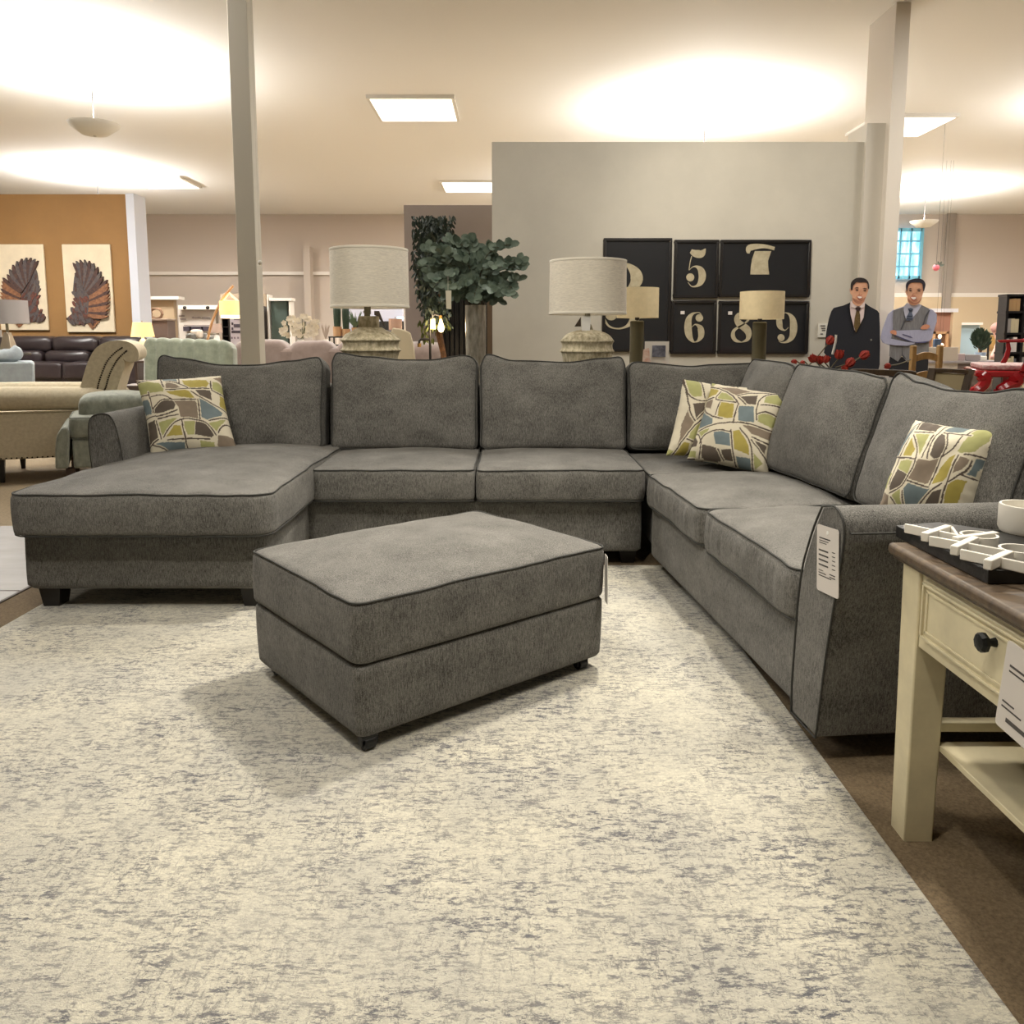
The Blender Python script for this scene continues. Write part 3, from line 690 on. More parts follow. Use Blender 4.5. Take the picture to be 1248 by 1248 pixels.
q=onz(1195,651,zt); tag(ring(q.x,q.y+.005,.038,bt,zt-.002,.005).build('ring',WP),'flat white oval ring lying left of the white bowl on the board','ring','white rings lying on the black board')
q=onz(1240,668,zt); tag(ring(q.x+.01,q.y+.005,.040,bt,zt-.002,.005).build('ring',WP),'flat white oval ring lying in front of the white bowl on the board','ring','white rings lying on the black board')
q=onz(1262,655,bt+.0); m=M(); cx,cy=q.x+.015,q.y+.055
m.lathe([(.055,bt),(.060,bt+.01),(.060,bt+.06),(.059,bt+.064),(.054,bt+.064),(.053,bt+.012),(.0,bt+.010)],cx,cy,44,cap=False)
tag(m.build('bowl',WP),'straight sided white bowl standing on the black board at the right edge','bowl')
# ================================================================ stone lamps on a console behind the sofa
CZ=.80
ct=empty('console_table',(-.25,5.45,0),'long narrow dark console table standing behind the sectional under the two stone lamps','table')
M().bb(-1.35,.75,5.22,5.72,CZ-.04,CZ).build('tabletop',BLACKW,ct,bevel=.004)
for x in (-1.29,.69):
    for y in (5.28,5.66): M().box(x,y,(CZ-.04)/2,.06,.06,CZ-.04).build('leg',BLACKW,ct)
LINEN=mat('linen_shade',(228,221,206),.9,var=.06,vscale=30,stretch=(1,1,9),bump=.2,bscale=300)
STONE=mat('carved_stone',(210,200,172),.8,col2=(140,130,102),vscale=22,stretch=(1.6,1.6,.8),bump=.9,bscale=60)
NECK=mat('aged_metal',(126,120,98),.5,metal=.5)
def stone_lamp(px,ysb,yst,hw,Yl,label,ybase,kind,tagside):
    s=sc(Yl); b=at(px,ysb,Yl); t=at(px,yst,Yl); x=b.x
    e=empty('table_lamp',(x,Yl,CZ),label,'lamp','stone table lamps behind the sofa')
    rr=hw*s; 
    m=M(); pr=[(rr,b.z),(rr*1.0,b.z+.02),(rr*.985,t.z-.015),(rr*.985,t.z),(rr*.97,t.z),(rr*.975,b.z+.02),(rr*.985,b.z)]
    m.lathe(pr+[pr[0]],x,Yl,64,cap=False); sh=m.build('lamp_shade',LINEN,e)
    for z,r2 in ((b.z+.006,rr+.002),(t.z-.006,rr*.985+.002)):
        M().lathe([(r2-.002,z-.008),(r2,z-.006),(r2,z+.006),(r2-.002,z+.008)],x,Yl,64,cap=False).build('trim_band',mat('linen_trim',(232,226,212),.9),sh)
    # body of revolution down to the console
    zz=lambda y: at(px,y,Yl).z
    if kind==0:
        P=[(.02,399.),(.03,401),(.07,402),(.125,404),(.165,407.5),(.185,411.5),(.197,413.5),(.199,415),(.188,416.5),(.184,420),(.188,424),(.2,426),(.199,427.5),(.188,429),(.178,434)]
        neck=[(.038,390),(.075,394),(.088,399)]
    else:
        P=[(.02,401.),(.045,402),(.075,403),(.125,406),(.155,410),(.172,414),(.178,416),(.172,417.6),(.166,421),(.170,425),(.178,427),(.179,428.5),(.170,430.5),(.162,437)]
        neck=[]
    prof=[(r,zz(y)) for r,y in P]; zl=prof[-1][1]; r0=prof[-1][0]
    prof+=[(r0*.94,zl-.08),(r0*.86,zl-.15),(r0*.82,CZ+.02),(r0*.84,CZ+.001)]
    prof=[(p.x,p.y) for p in smoothpts([(a,b_,0) for a,b_ in prof],3)]
    m=M(); n=72; vs=[];fs=[]
    for i,(r,z) in enumerate(prof):
        for k in range(n):
            q=2*PI*k/n; d=1+.010*noise.noise(Vector((math.cos(q)*3,math.sin(q)*3,z*8)))+(.012*math.sin(q*24) if (z<zz(429)) else 0.004*math.sin(q*30+z*40))
            vs.append((x+r*d*math.cos(q),Yl+r*d*math.sin(q),z))
    for i in range(len(prof)-1):
        for k in range(n): fs.append((i*n+k,i*n+(k+1)%n,(i+1)*n+(k+1)%n,(i+1)*n+k))
    fs.append(tuple(range(n))); fs.append(tuple((len(prof)-1)*n+k for k in range(n))); m._add(vs,fs); m.build('base',STONE,e)
    if kind==0:
        m=M(); m.bb(x-.072,x+.052,Yl-.05,Yl+.05,zz(403.5),zz(385.5)); m.lathe([(.14,zz(405)),(.11,zz(402.5)),(.08,zz(399))],x-.005,Yl,20); m.build('neck',STONE,e,bevel=.006)
        m=M(); m.cyl((x-.02,Yl,zz(386)),(x-.02,Yl,zz(374)),.02,n=14); m.tube([(x-.045,Yl,zz(380)),(x-.02,Yl,zz(380))],.008,8); m.build('socket',NECK,e)
    else:
        m=M(); m.cyl((x,Yl,zz(402)),(x,Yl,zz(381)),.018,n=14); m.lathe([(.04,zz(402)),(.03,zz(397)),(.02,zz(394))],x,Yl,16); m.build('neck',NECK,e)
    m=M(); m.cyl((x,Yl,zz(383)),(x,Yl,t.z+.01),.005,n=8); m.tube([(x-rr*.97,Yl,t.z-.02),(x+rr*.97,Yl,t.z-.02)],.003,6); m.tube([(x,Yl-rr*.97,t.z-.02),(x,Yl+rr*.97,t.z-.02)],.003,6)
    m.lathe([(.004,t.z),(.010,t.z+.008),(.003,t.z+.02)],x,Yl,10); m.build('harp',NECK,e)
    return e
stone_lamp(451,375,304,47,5.4,'large table lamp, linen drum shade on square necked stone base, left of the plants',437,0,1)
stone_lamp(716,383,318,46.5,5.4,'large table lamp, linen drum shade on ribbed stone base, before the dark number prints',438,1,0)
def tri_tag(pts,Y,label,mt,name='price_tag',th=.004,group=None,string=None):
    m=M(); q=[at(x,y,Y) for x,y in pts]; m.prism([(p.x,p.z) for p in q],Y,Y+th)
    c=sum(q,Vector())/len(q); e=empty(name,c,label,'price tag',group); m.build('card',mt,e,smooth=False)
    if string: M().tube([at(x,y,Y) for x,y in string],.0015,5).build('string',mat('tag_string',(200,196,184),.8),e)
    return e
tri_tag([(711,385),(719,385),(720,388),(719,403),(709,403),(709.5,388)],5.17,'white price tag hanging from the stone lamp in front of the dark frames',mat('tag_white',(222,220,214),.6),string=[(715,385.5),(715,380)])
tri_tag([(704,392),(708,386),(708,398),(700,398)],5.36,'dark triangular tag hanging behind the white tag of the right stone lamp',mat('tag_dark',(92,82,76),.6))
tri_tag([(456,379),(462,379),(468,394),(470,399),(460,386),(456,384)],5.50,'dark angular tag hanging at the neck of the left stone lamp',mat('tag_dark',(82,76,72),.6))
# ================================================================ framed numbers
FR=mat('black_frame',(30,27,26),.35); GLS=mat('charcoal_print',(34,35,38),.28,coat=.3); NUM=mat('parchment_numeral',(184,174,146),.7,col2=(160,149,122),vscale=14)
def ribbon(pts,ws,Y,m,n=6):
    """variable width stroke given in pixels"""
    P_=smoothpts([(a,b,0) for a,b in pts],n); Wd=smoothpts([(w,0,0) for w in ws],n)
    up=[];dn=[]
    for i,p in enumerate(P_):
        t=P_[min(i+1,len(P_)-1)]-P_[max(i-1,0)]; t.normalize(); nn=Vector((-t.y,t.x,0)); w=max(.15,Wd[i].x)/2
        up.append(p+nn*w); dn.append(p-nn*w)
    vs=[];fs=[]; N2=len(P_)
    for q in up+dn: v=at(q.x,q.y,Y); vs.append(v)
    for q in up+dn: v=at(q.x,q.y,Y); vs.append((v.x,Y+.003,v.z))
    for i in range(N2-1):
        fs+=[(i,i+1,N2+i+1,N2+i),(2*N2+i,3*N2+i,3*N2+i+1,2*N2+i+1),(i,2*N2+i,2*N2+i+1,i+1),(N2+i,N2+i+1,3*N2+i+1,3*N2+i)]
    fs+=[(0,N2,3*N2,2*N2),(N2-1,3*N2-1,4*N2-1,2*N2-1)]
    m._add(vs,fs)
def disc(x,y,r,Y,m):
    pts=[at(x+r*math.cos(2*PI*k/20),y+r*1.0*math.sin(2*PI*k/20),Y) for k in range(20)]
    m.prism([(p.x,p.z) for p in pts],Y-.0005,Y+.003)
def frame(x0,y0,x1,y1,label,draw,inner=3.2):
    Yw=9.2; Yf=9.165; a=at(x0,y0,Yf); b=at(x1,y1,Yf); ym=(y0+y1)/2; a.x=at(x0,ym,Yf).x; b.x=at(x1,ym,Yf).x; w=inner*sc(Yf)
    e=empty('framed_print',((a.x+b.x)/2,Yw,b.z),label,'framed print','framed black number prints on the grey wall')
    m=M(); m.bb(a.x,b.x,Yf,Yw-.001,a.z-w,a.z); m.bb(a.x,b.x,Yf,Yw-.001,b.z,b.z+w); m.bb(a.x,a.x+w,Yf,Yw-.001,b.z+w,a.z-w); m.bb(b.x-w,b.x,Yf,Yw-.001,b.z+w,a.z-w)
    m.build('frame',FR,e,bevel=.006)
    M().bb(a.x+w,b.x-w,Yf+.018,Yf+.022,b.z+w,a.z-w).build('print',GLS,e,smooth=False)
    for dd in (draw if isinstance(draw,tuple) else (draw,)): m=M(); dd(m,Yf+.013); m.build('numeral',NUM,e,smooth=False)
def d6(m,Y,ox=0,oy=0):
    f=lambda L:[(x+ox,y+oy) for x,y in L]
    ribbon(f([(856,386),(853,381.5),(849,381),(843.5,383),(839.5,389),(838.5,399),(840,409),(844,415.5),(847,417)]),[.8,1,1.2,3.5,7,9,8,3.5,.8],Y,m)
    disc(852.3+ox,387.5+oy,4.6,Y,m)
    ribbon(f([(847,417),(851,415),(854.5,409),(854,401),(851,397),(847,395.5),(843,399)]),[.8,3,7,7.5,4,1.2,.5],Y,m)
def d8(m,Y):
    ribbon([(912,386),(908,381.5),(903,381),(899,384),(898,389),(901,394.5),(906,398),(910.5,402),(912.5,408),(910.5,414),(904,417)],[.8,.8,1.2,4,6.5,8.5,9,9,7,4,.8],Y,m)
    ribbon([(904,417),(897,415),(893.5,410),(894,404),(898,400),(905,396),(911,391),(913,386),(911,382)],[.8,4,5,4,3,1.5,2.5,3,.8],Y,m)
def d9(m,Y):
    ribbon([(957,381),(962,383),(966,389),(967.3,399),(965.5,410),(960,416),(953,417.5),(949,415.5)],[.8,3,7,9,7,3.5,1.2,.8],Y,m)
    disc(952,411.5,4.3,Y,m)
    ribbon([(957,381),(952,384),(949.8,390),(950.5,397),(953,401),(957,402.5),(961,399)],[.8,3.5,7,7,3.5,1.2,.5],Y,m)
def d89(m,Y): d8(m,Y); d9(m,Y)
def d5(m,Y):
    ribbon([(843,312),(841,320),(839.8,329)],[1,1,1],Y,m)
    ribbon([(842,306),(848,309),(855,309),(860,303)],[5,9,9,1],Y,m)
    ribbon([(839.8,329.5),(844,325.5),(849,325),(854,329),(856,336),(854,344),(849,348.5),(843,349),(838.5,344)],[.6,1,3,7.5,9,7,3,1.2,.8],Y,m)
    disc(841.3,338,4.9,Y,m)
def d7(m,Y):
    for L in ([(914.5,334.5),(937.5,334.5),(936.5,327),(936,318),(940,306),(920,306),(916.5,316),(915,326)],):
        q=[at(x,y,Y) for x,y in L]; m.prism([(p.x,p.z) for p in q],Y,Y+.003)
    ribbon([(912,309),(914,302),(930,300),(944,303)],[3,8,5,4],Y,m)
def d3(m,Y):
    ribbon([(744,330),(747,325),(756,322.5),(766,324),(774,332),(776,340),(773,347),(765,354),(757,357)],[1,1.2,2,6,13,15,12,5,1],Y,m)
    disc(750,333,6,Y,m)
    ribbon([(757,357),(768,361),(775,370),(776,380),(772,390),(764,397.5),(754,400.5),(743,398),(737,390),(735.5,383)],[1,5,13,15,10,3.5,1.8,2.2,2.6,2],Y,m)
    disc(745,383,7.5,Y,m)
frame(735,290,818,428.5,'large black framed print of the numeral 3 half hidden behind a lamp shade',d3)
frame(821.5,292,876,363,'black framed print of the numeral 5 hanging above the 6',d5)
frame(818,366,873,431.5,'black framed print of the numeral 6 below the 5',d6)
frame(877.5,292,988,362,'wide black framed print of the numeral 7, cut off at the top',d7)
frame(875.5,366.5,985.5,431.5,'wide black framed print of the numerals 8 and 9 behind a lamp',(d8,d9))
for i,(x,y) in enumerate(((832,381),(890,381.5))):
    a=at(x-2.4,y-2,9.17); b=at(x+2.4,y+2,9.17)
    o=M().bb(a.x,b.x,9.172,9.178,b.z,a.z).build('price_sticker',TAGP,smooth=False); tag(o,('small pale price sticker on the glass of the numeral 6 print','small pale price sticker on the glass beside the numeral 8')[i],'sticker')
# notice on the wall
e=empty('wall_notice',at(1003,402,9.19),'small white paper notice pinned to the grey wall left of the dark suited cutout','notice')
pxbox('paper',mat('notice_paper',(214,210,198),.6),997.5,1008,394,411,9.185,.012,e)
m=M()
for x0,x1,y in ((1000,1006,397),(1001,1006,400),(1002,1006,402.5),(1000,1003,407)):
    a=at(x0,y-.5,9.18); b=at(x1,y+.5,9.18); m.bb(a.x,b.x,9.181,9.184,b.z,a.z)
m.build('print',INK,e,smooth=False)
# ================================================================ two drum lamps on a long sideboard
sb=empty('sideboard',(2.0,7.75,0),'low brown wooden sideboard standing under the framed numbers','sideboard')
SBZ=.80
WD=mat('mid_brown_wood',(104,88,66),.55,col2=(78,64,48),vscale=7,stretch=(1,6,6))
boxo('body',WD,1.0,3.0,7.5,8.05,.1,SBZ-.03,sb,.005); boxo('top',WD,.97,3.03,7.47,8.08,SBZ-.03,SBZ,sb,.005)
for x in (1.05,2.95):
    for y in (7.55,8.0): M().box(x,y,.05,.06,.06,.1).build('leg',WD,sb)
for k in range(3):
    d=boxo('door',WD,1.03+.65*k,1.65+.65*k,7.485,7.5,.13,SBZ-.05,sb,.003); M().ell((1.6+.65*k,7.475,.5),(.012,.012,.012)).build('knob',BLACKW,d)
CSH=mat('cream_drum_shade',(214,198,160),.85,var=.03,vscale=12); OLV=mat('olive_bronze_column',(84,78,54),.5,metal=.3)
def drum_lamp(xc,hw,yt,yb,cw0,cw1,Yl,zb,label):
    t=at(xc,yt,Yl); b=at(xc,yb,Yl); x=b.x; s=sc(Yl); e=empty('table_lamp',(x,Yl,zb),label,'lamp','cream drum lamps under the framed numbers')
    r=hw*s; M().lathe([(r,b.z),(r,t.z),(r*.98,t.z),(r*.98,b.z),(r,b.z)],x,Yl,48,cap=False).build('lamp_shade',CSH,e)
    ca=at(cw0,yb+6,Yl).x; cb=at(cw1,yb+6,Yl).x; cx=(ca+cb)/2; w=(cb-ca)/2
    M().lathe([(w*1.05,zb+.001),(w,zb+.02),(w,b.z-.035),(w*.8,b.z-.025)],cx,Yl,32).build('column',OLV,e)
    m=M(); m.cyl((cx,Yl,b.z-.03),(cx,Yl,t.z-.05),.010,n=10); m.cyl((cx,Yl,b.z-.02),(cx,Yl,b.z+.02),.022,n=12); m.tube([(x-r,Yl,t.z-.05),(x+r,Yl,t.z-.05)],.003,6); m.build('socket',BLACKW,e)
drum_lamp(777,25,351,387.5,768,785,7.75,SBZ,'cream drum shade lamp on dark olive column, part hidden by the stone lamp')
drum_lamp(928,26,355.5,389,917.5,934.5,7.75,SBZ,'cream drum shade lamp on dark olive column between the 8 and the 9')
e=empty('sign_holder',at(800,430,7.3),'small acrylic sign holder with a photo card beside the lamp','sign')
stz=SBZ
p=at(786,416,7.60);q=at(815,441,7.60)
M().bb(p.x,q.x,7.60,7.605,stz+.001,p.z).build('card',mat('pale_card',(206,202,194),.5),e,smooth=False)
p=at(795,421,7.595);q=at(811,435,7.595)
M().bb(p.x,q.x,7.592,7.60,q.z,p.z).build('picture',mat('grey_picture',(120,122,134),.4,col2=(70,72,84),vscale=30),e,smooth=False)
M().bb(p.x-.05,q.x+.03,7.59,7.64,stz,stz+.012).build('foot',mat('clear_plastic',(220,220,216),.2),e,smooth=False)
o=M().prism([(at(782,441,7.5).x,stz+.001),(at(784,426,7.5).x,at(784,426,7.5).z),(at(791,424,7.5).x,at(791,424,7.5).z),(at(795,441,7.5).x,stz+.001)],7.5,7.504).build('leaflet',mat('leaflet_paper',(214,206,196),.6,col2=(190,140,122),vscale=18),smooth=False); tag(o,'small white and red leaflet standing left of the acrylic sign','leaflet')
# ================================================================ cardboard standees
def px2(S,ox,oy): return lambda x,y:(ox+x/S,oy+y/S)
def standee(label,layers,K,Yc,foot):
    c0=at(foot,440,Yc); e=empty('cardboard_standee',(c0.x,Yc,0),label,'cardboard cutout')
    for i,(nm,mt,pl,sm) in enumerate(layers):
        for poly in pl:
            m=M(); q=[K(x,y) for x,y in poly]
            if sm: q=[(v.x,v.y) for v in smoothpts([(a,b,0) for a,b in q],3,closed=True)]
            w=[at(a,b,Yc) for a,b in q]; d=.0025*(i)
            m.prism([(v.x,v.z) for v in w],Yc-d-.001,Yc+.006 if i==0 else Yc-d+.0016)
            m.build(nm,mt,e,smooth=False)
    # lower half: trousers to the floor and the folded strut
    return e
NV=mat('navy_suit_print',(22,25,36),.7); NV2=mat('navy_suit_edge',(14,16,24),.7); SH1=mat('pink_shirt_print',(222,204,204),.7); TI=mat('olive_tie_print',(110,90,48),.7,col2=(74,58,34),vscale=60,stretch=(1,1,3))
SK=mat('skin_print',(220,170,140),.7,col2=(206,152,122),vscale=14); SK2=mat('skin_print_rosy',(204,144,116),.7); HR=mat('dark_hair_print',(36,28,28),.7); BR_=mat('brow_print',(70,48,40),.7); TE=mat('teeth_print',(240,232,224),.6); LP=mat('lip_print',(176,96,84),.7); ST=mat('stubble_print',(176,122,98),.7)
LP2=mat('nose_shade_print',(184,126,100),.7)
K1=px2(10.4,1000,330)
z0=lambda Y:410+H*F/Y
yf=(z0(8.75)-330)*10.4
standee('cardboard cutout of a smiling person in dark navy suit and olive tie',[
 ('jacket',NV,[[(372,405),(290,440),(170,470),(140,510),(110,600),(85,720),(70,820),(60,960),(45,1040),(110,1110),(120,1300),(150,1700),(170,yf),(330,yf),(400,1500),(470,yf),(660,yf),(690,1600),(735,1250),(750,1190),(755,960),(752,700),(745,540),(720,505),(620,450),(560,410),(470,395)]],False),
 ('shirt',SH1,[[(375,400),(372,470),(385,600),(405,680),(435,760),(500,680),(545,590),(560,480),(560,405),(530,380),(400,380)]],False),
 ('lapel',NV2,[[(372,400),(345,425),(370,560),(400,690),(440,800),(400,700),(382,600),(368,470)],[(562,410),(590,430),(565,570),(520,690),(450,800),(510,680),(548,580)]],False),
 ('tie',TI,[[(440,470),(475,460),(505,475),(485,510),(498,560),(500,680),(445,785),(418,700),(430,600),(450,510)]],False),
 ('tie_knot',mat('dark_tie_knot',(52,32,30),.7),[[(438,470),(475,460),(508,475),(488,512),(452,512)]],False),
 ('collar',mat('collar_print',(230,214,212),.7),[[(375,392),(385,460),(430,475),(470,440),(420,410)],[(560,400),(550,455),(510,475),(470,440),(530,410)]],False),
 ('face',SK,[[(385,250),(395,330),(398,400),(440,440),(490,445),(540,400),(560,350),(585,290),(600,230),(590,160),(540,130),(450,130),(400,170),(385,215)],[(368,225),(385,235),(388,300),(375,295),(364,255)]],True),
 ('stubble',ST,[[(396,340),(420,390),(480,420),(540,385),(562,330),(520,370),(480,385),(430,360)]],True),
 ('hair',HR,[[(378,245),(372,190),(385,140),(430,100),(490,88),(550,100),(590,135),(607,190),(603,235),(590,215),(585,170),(560,148),(500,150),(450,146),(420,170),(402,200),(395,240)]],True),
 ('eyebrow',BR_,[[(415,224),(450,208),(478,219),(448,222)],[(518,228),(550,219),(585,232),(550,234)]],False),
 ('eye',HR,[[(426,246),(450,236),(474,248),(450,255)],[(526,254),(550,244),(575,254),(550,262)]],False),
 ('nose',LP2,[[(486,262),(478,292),(464,308),(480,316),(505,316),(516,305),(500,304),(482,306)]],True),
 ('mouth',LP,[[(446,325),(480,320),(516,330),(505,358),(480,366),(458,352)]],True),
 ('teeth',TE,[[(452,328),(480,325),(510,333),(498,348),(480,352),(462,343)]],True),
 ('badge',mat('badge_print',(120,120,116),.6),[[(612,868),(630,862),(636,880),(620,890)]],False),
],K1,8.75,1039)
LS=mat('lilac_shirt_print',(176,178,202),.7,col2=(160,162,190),vscale=90,stretch=(3,1,.2)); VS=mat('grey_vest_print',(132,132,136),.7,col2=(112,112,116),vscale=18,stretch=(3,1,.5)); VD=mat('vest_seam_print',(76,78,86),.7); BT=mat('steel_tie_print',(92,102,124),.7); DK=mat('dark_trousers_print',(24,26,34),.7)
yf2=(z0(8.75)-330)*10.4
standee('cardboard cutout of a person with folded arms in grey waistcoat and lilac shirt',[
 ('shirt',LS,[[(330,450),(190,500),(130,550),(95,640),(60,740),(35,850),(60,910),(150,945),(150,1060),(420,1080),(640,1020),(650,880),(700,790),(745,640),(745,550),(700,500),(640,475),(545,430),(440,420)]],False),
 ('trousers',DK,[[(150,1080),(135,1180),(140,1500),(150,yf2),(300,yf2),(380,1500),(450,yf2),(600,yf2),(625,1400),(640,1060),(400,1100)]],False),
 ('waistcoat',VS,[[(325,462),(250,480),(192,505),(185,600),(190,760),(150,930),(140,1080),(250,1150),(300,1080),(370,1160),(420,1150),(640,1100),(645,900),(600,720),(650,500),(640,478),(548,432),(440,620),(400,640),(350,600)]],False),
 ('shirt_front',mat('shirt_front_print',(190,192,212),.7),[[(328,450),(322,520),(345,600),(375,620),(440,590),(500,520),(545,440),(500,410),(360,410)]],False),
 ('waistcoat_seam',VD,[[(320,500),(330,620),(300,700),(280,745),(290,745),(318,690),(345,620)],[(640,500),(600,560),(575,640),(560,690),(575,690),(600,600),(655,500)],[(300,960),(310,1060),(350,1110),(340,1120),(300,1075)],[(345,628),(400,632),(400,638),(345,634)]],False),
 ('tie',BT,[[(372,480),(405,470),(440,485),(420,520),(435,570),(425,630),(350,630),(360,580),(390,520)]],False),
 ('tie_stripe',mat('tie_stripe_print',(50,56,70),.7),[[(366,570),(430,575),(430,582),(364,578)],[(356,604),(428,608),(428,614),(355,611)],[(376,480),(405,500),(436,486),(420,518),(390,518)]],False),
 ('sleeve',LS,[[(40,800),(120,850),(240,880),(380,905),(455,905),(455,925),(360,950),(200,945),(70,920),(35,860)],[(225,760),(330,755),(480,750),(620,745),(690,790),(680,850),(640,890),(540,905),(430,900),(330,860),(215,815)]],False),
 ('sleeve_shadow',mat('sleeve_edge_print',(84,84,122),.7),[[(210,818),(330,862),(430,900),(445,912),(380,892),(300,865),(215,830)],[(470,905),(600,895),(640,888),(590,912),(460,918)],[(300,800),(400,830),(430,850),(410,850),(300,812)]],False),
 ('hand',SK2,[[(150,760),(185,752),(218,765),(222,800),(205,815),(170,800),(145,790)],[(530,725),(560,690),(610,680),(645,700),(625,730),(590,742),(540,742)]],True),
 ('face',SK,[[(352,260),(358,330),(365,390),(400,430),(450,440),(500,420),(530,380),(545,320),(562,260),(558,200),(530,150),(440,140),(380,160),(355,210)],[(340,240),(355,250),(356,310),(345,300),(335,270)]],True),
 ('stubble',ST,[[(362,350),(380,400),(440,425),(510,400),(535,345),(500,390),(440,405),(400,385)]],True),
 ('hair',mat('black_hair_print',(34,32,46),.7),[[(350,265),(338,220),(340,170),(370,130),(430,105),(500,100),(555,120),(583,165),(578,220),(560,265),(550,200),(535,160),(470,150),(400,152),(372,185),(358,225)]],True),
 ('eyebrow',BR_,[[(362,232),(395,222),(418,232),(390,233)],[(468,238),(500,228),(532,236),(500,238)]],False),
 ('eye',HR,[[(368,252),(392,243),(415,254),(392,261)],[(476,258),(500,248),(524,259),(500,266)]],False),
 ('nose',LP2,[[(428,268),(418,300),(404,316),(420,326),(445,326),(454,316),(440,314),(424,314)]],True),
 ('mouth',LP,[[(388,335),(430,330),(468,340),(455,370),(430,382),(404,368)]],True),
 ('teeth',TE,[[(394,339),(430,335),(460,343),(448,360),(430,367),(410,357)]],True),
],px2(10.4,1070,330),8.75,1108)
# ================================================================ plants between the lamps
LF=mat('dark_fig_leaf',(46,60,46),.5,col2=(30,42,36),vscale=30); LF2=mat('lime_fig_leaf',(96,104,50),.5); EU=mat('eucalyptus_leaf',(112,128,112),.55,col2=(74,92,80),vscale=9); BARK=mat('bare_bark',(120,84,54),.8,col2=(86,60,40),vscale=30)
def leafmesh(m,p,d,up,L,W,seg=3):
    d=d.normalized(); s=d.cross(up)
    if s.length<1e-3: s=Vector((1,0,0))
    s.normalize(); n=s.cross(d); prof=[(0,.0),(.25,.8),(.55,1),(.82,.6),(1,0)] if seg==3 else [(0,.15),(.2,.78),(.5,1),(.8,.8),(1,.15)]
    vs=[];fs=[]
    for t,w in prof:
        c=p+d*L*t-n*L*.12*t*t; vs+=[c-s*W*w/2+n*W*.08,c,c+s*W*w/2+n*W*.08]
    for i in range(len(prof)-1):
        a=i*3; fs+=[(a,a+1,a+4,a+3),(a+1,a+2,a+5,a+4)]
    m._add(vs,fs)
rnd=random.Random(4)
Yt=7.1; g=at(540,430,Yt)
tree=empty('potted_tree',(g.x,Yt,0),'tall potted weeping fig tree with dark drooping leaves behind the left stone lamp','plant')
m=M(); m.tube([at(543,470,Yt)*1,at(541,432,Yt),at(536,405,Yt),at(534,380,Yt),at(536,340,Yt),at(540,300,Yt)],[.022,.022,.02,.02,.016,.01],8)
b0=at(543,470,Yt); m.tube([(b0.x,Yt,.30),b0],[.03,.024],8); m.tube([at(541,440,Yt),at(531,400,Yt),at(527,360,Yt)],[.016,.012,.008],7)
m.build('trunk',BARK,tree)
M().lathe([(.13,.0),(.17,.32),(.165,.34),(.15,.33),(.14,.30),(.0,.30)],b0.x,Yt,28,cap=False).build('pot',mat('dark_pot',(60,56,52),.6),tree)
m=M(); m2=M()
for i in range(2600):
    y=rnd.uniform(262,398); t=(y-262)/136
    xl=501+(t>.55)*(t-.55)*38; xr=556-6*t
    x=rnd.triangular(xl,xr,(xl+xr)/2-4); Y=Yt+rnd.uniform(-.28,.22)
    p=at(x,y,Y); d=Vector((rnd.uniform(-.6,.6),rnd.uniform(-.5,.5),-rnd.uniform(.4,1)))
    lo=(y>388 and rnd.random()<.8)
    leafmesh(m2 if lo else m,p,d,Vector((rnd.uniform(-1,1),-1,.3)),rnd.uniform(.045,.07),rnd.uniform(.016,.024))
for i in range(60):
    x=rnd.uniform(510,540); y=rnd.uniform(388,413)
    if abs(x-523)>17-(y-388)*.4: continue
    leafmesh(m2,at(x,y,Yt+rnd.uniform(-.1,.1)),Vector((rnd.uniform(-.6,.6),0,-1)),Vector((0,-1,.3)),.06,.02)
for o_,nm,mt_ in ((m,'foliage',LF),(m2,'foliage',LF2)):
    f=o_.build(nm,mt_,tree,fix=False)
    if mt_ is LF2: f['label']='lime green lower leaves'
# tall silver vase of eucalyptus
Yv=6.2; q=at(580,432,Yv); s=sc(Yv)
st=empty('plant_stand',(q.x,Yv,0),'dark pedestal stand holding the tall silver vase behind the sofa','stand')
M().lathe([(.17,0),(.16,.03),(.06,.06),(.05,.5),(.06,.66),(.17,.69),(.17,.72)],q.x,Yv,28).build('pedestal',BLACKW,st)
va=empty('vase',(q.x,Yv,.721),'tall tapering silver ribbed vase filled with eucalyptus branches','vase')
SIL=mat('mottled_silver',(176,172,162),.3,metal=.45,col2=(120,116,106),vscale=12,stretch=(2,2,.6))
rt=12.3*s; zt_=at(580,372,Yv).z
m=M(); n=48; vs=[];fs=[]; pr=[(rt*.86,.722),(rt*.9,.9),(rt*.97,1.1),(rt,1.3),(rt,zt_),(rt*.94,zt_),(rt*.9,zt_-.3)]
for r,z in pr:
    for k in range(n): a=2*PI*k/n; rr=r*(1+.03*abs(math.sin(a*6))); vs.append((q.x+rr*math.cos(a),Yv+rr*math.sin(a),z))
for i in range(len(pr)-1):
    for k in range(n): fs.append((i*n+k,i*n+(k+1)%n,(i+1)*n+(k+1)%n,(i+1)*n+k))
fs.append(tuple(range(n))); m._add(vs,fs); m.build('body',SIL,va)
eu=empty('eucalyptus_branches',(q.x,Yv,zt_),'bunch of round leaved grey green eucalyptus branches in the tall silver vase','plant')
m=M(); ms=M()
tips=[]
for i in range(44):
    tx=rnd.uniform(515,640); ty=rnd.uniform(290,372)
    if tx>612 and ty>345+ (640-tx): continue
    if tx>600: ty=min(ty,358)
    if tx<532: ty=rnd.uniform(300,345)
    tips.append((tx,ty))
tips+=[(632,326),(636,318),(624,350),(612,356),(607,366),(604,352),(545,362),(556,350),(570,360),(530,338),(522,330),(590,360)]
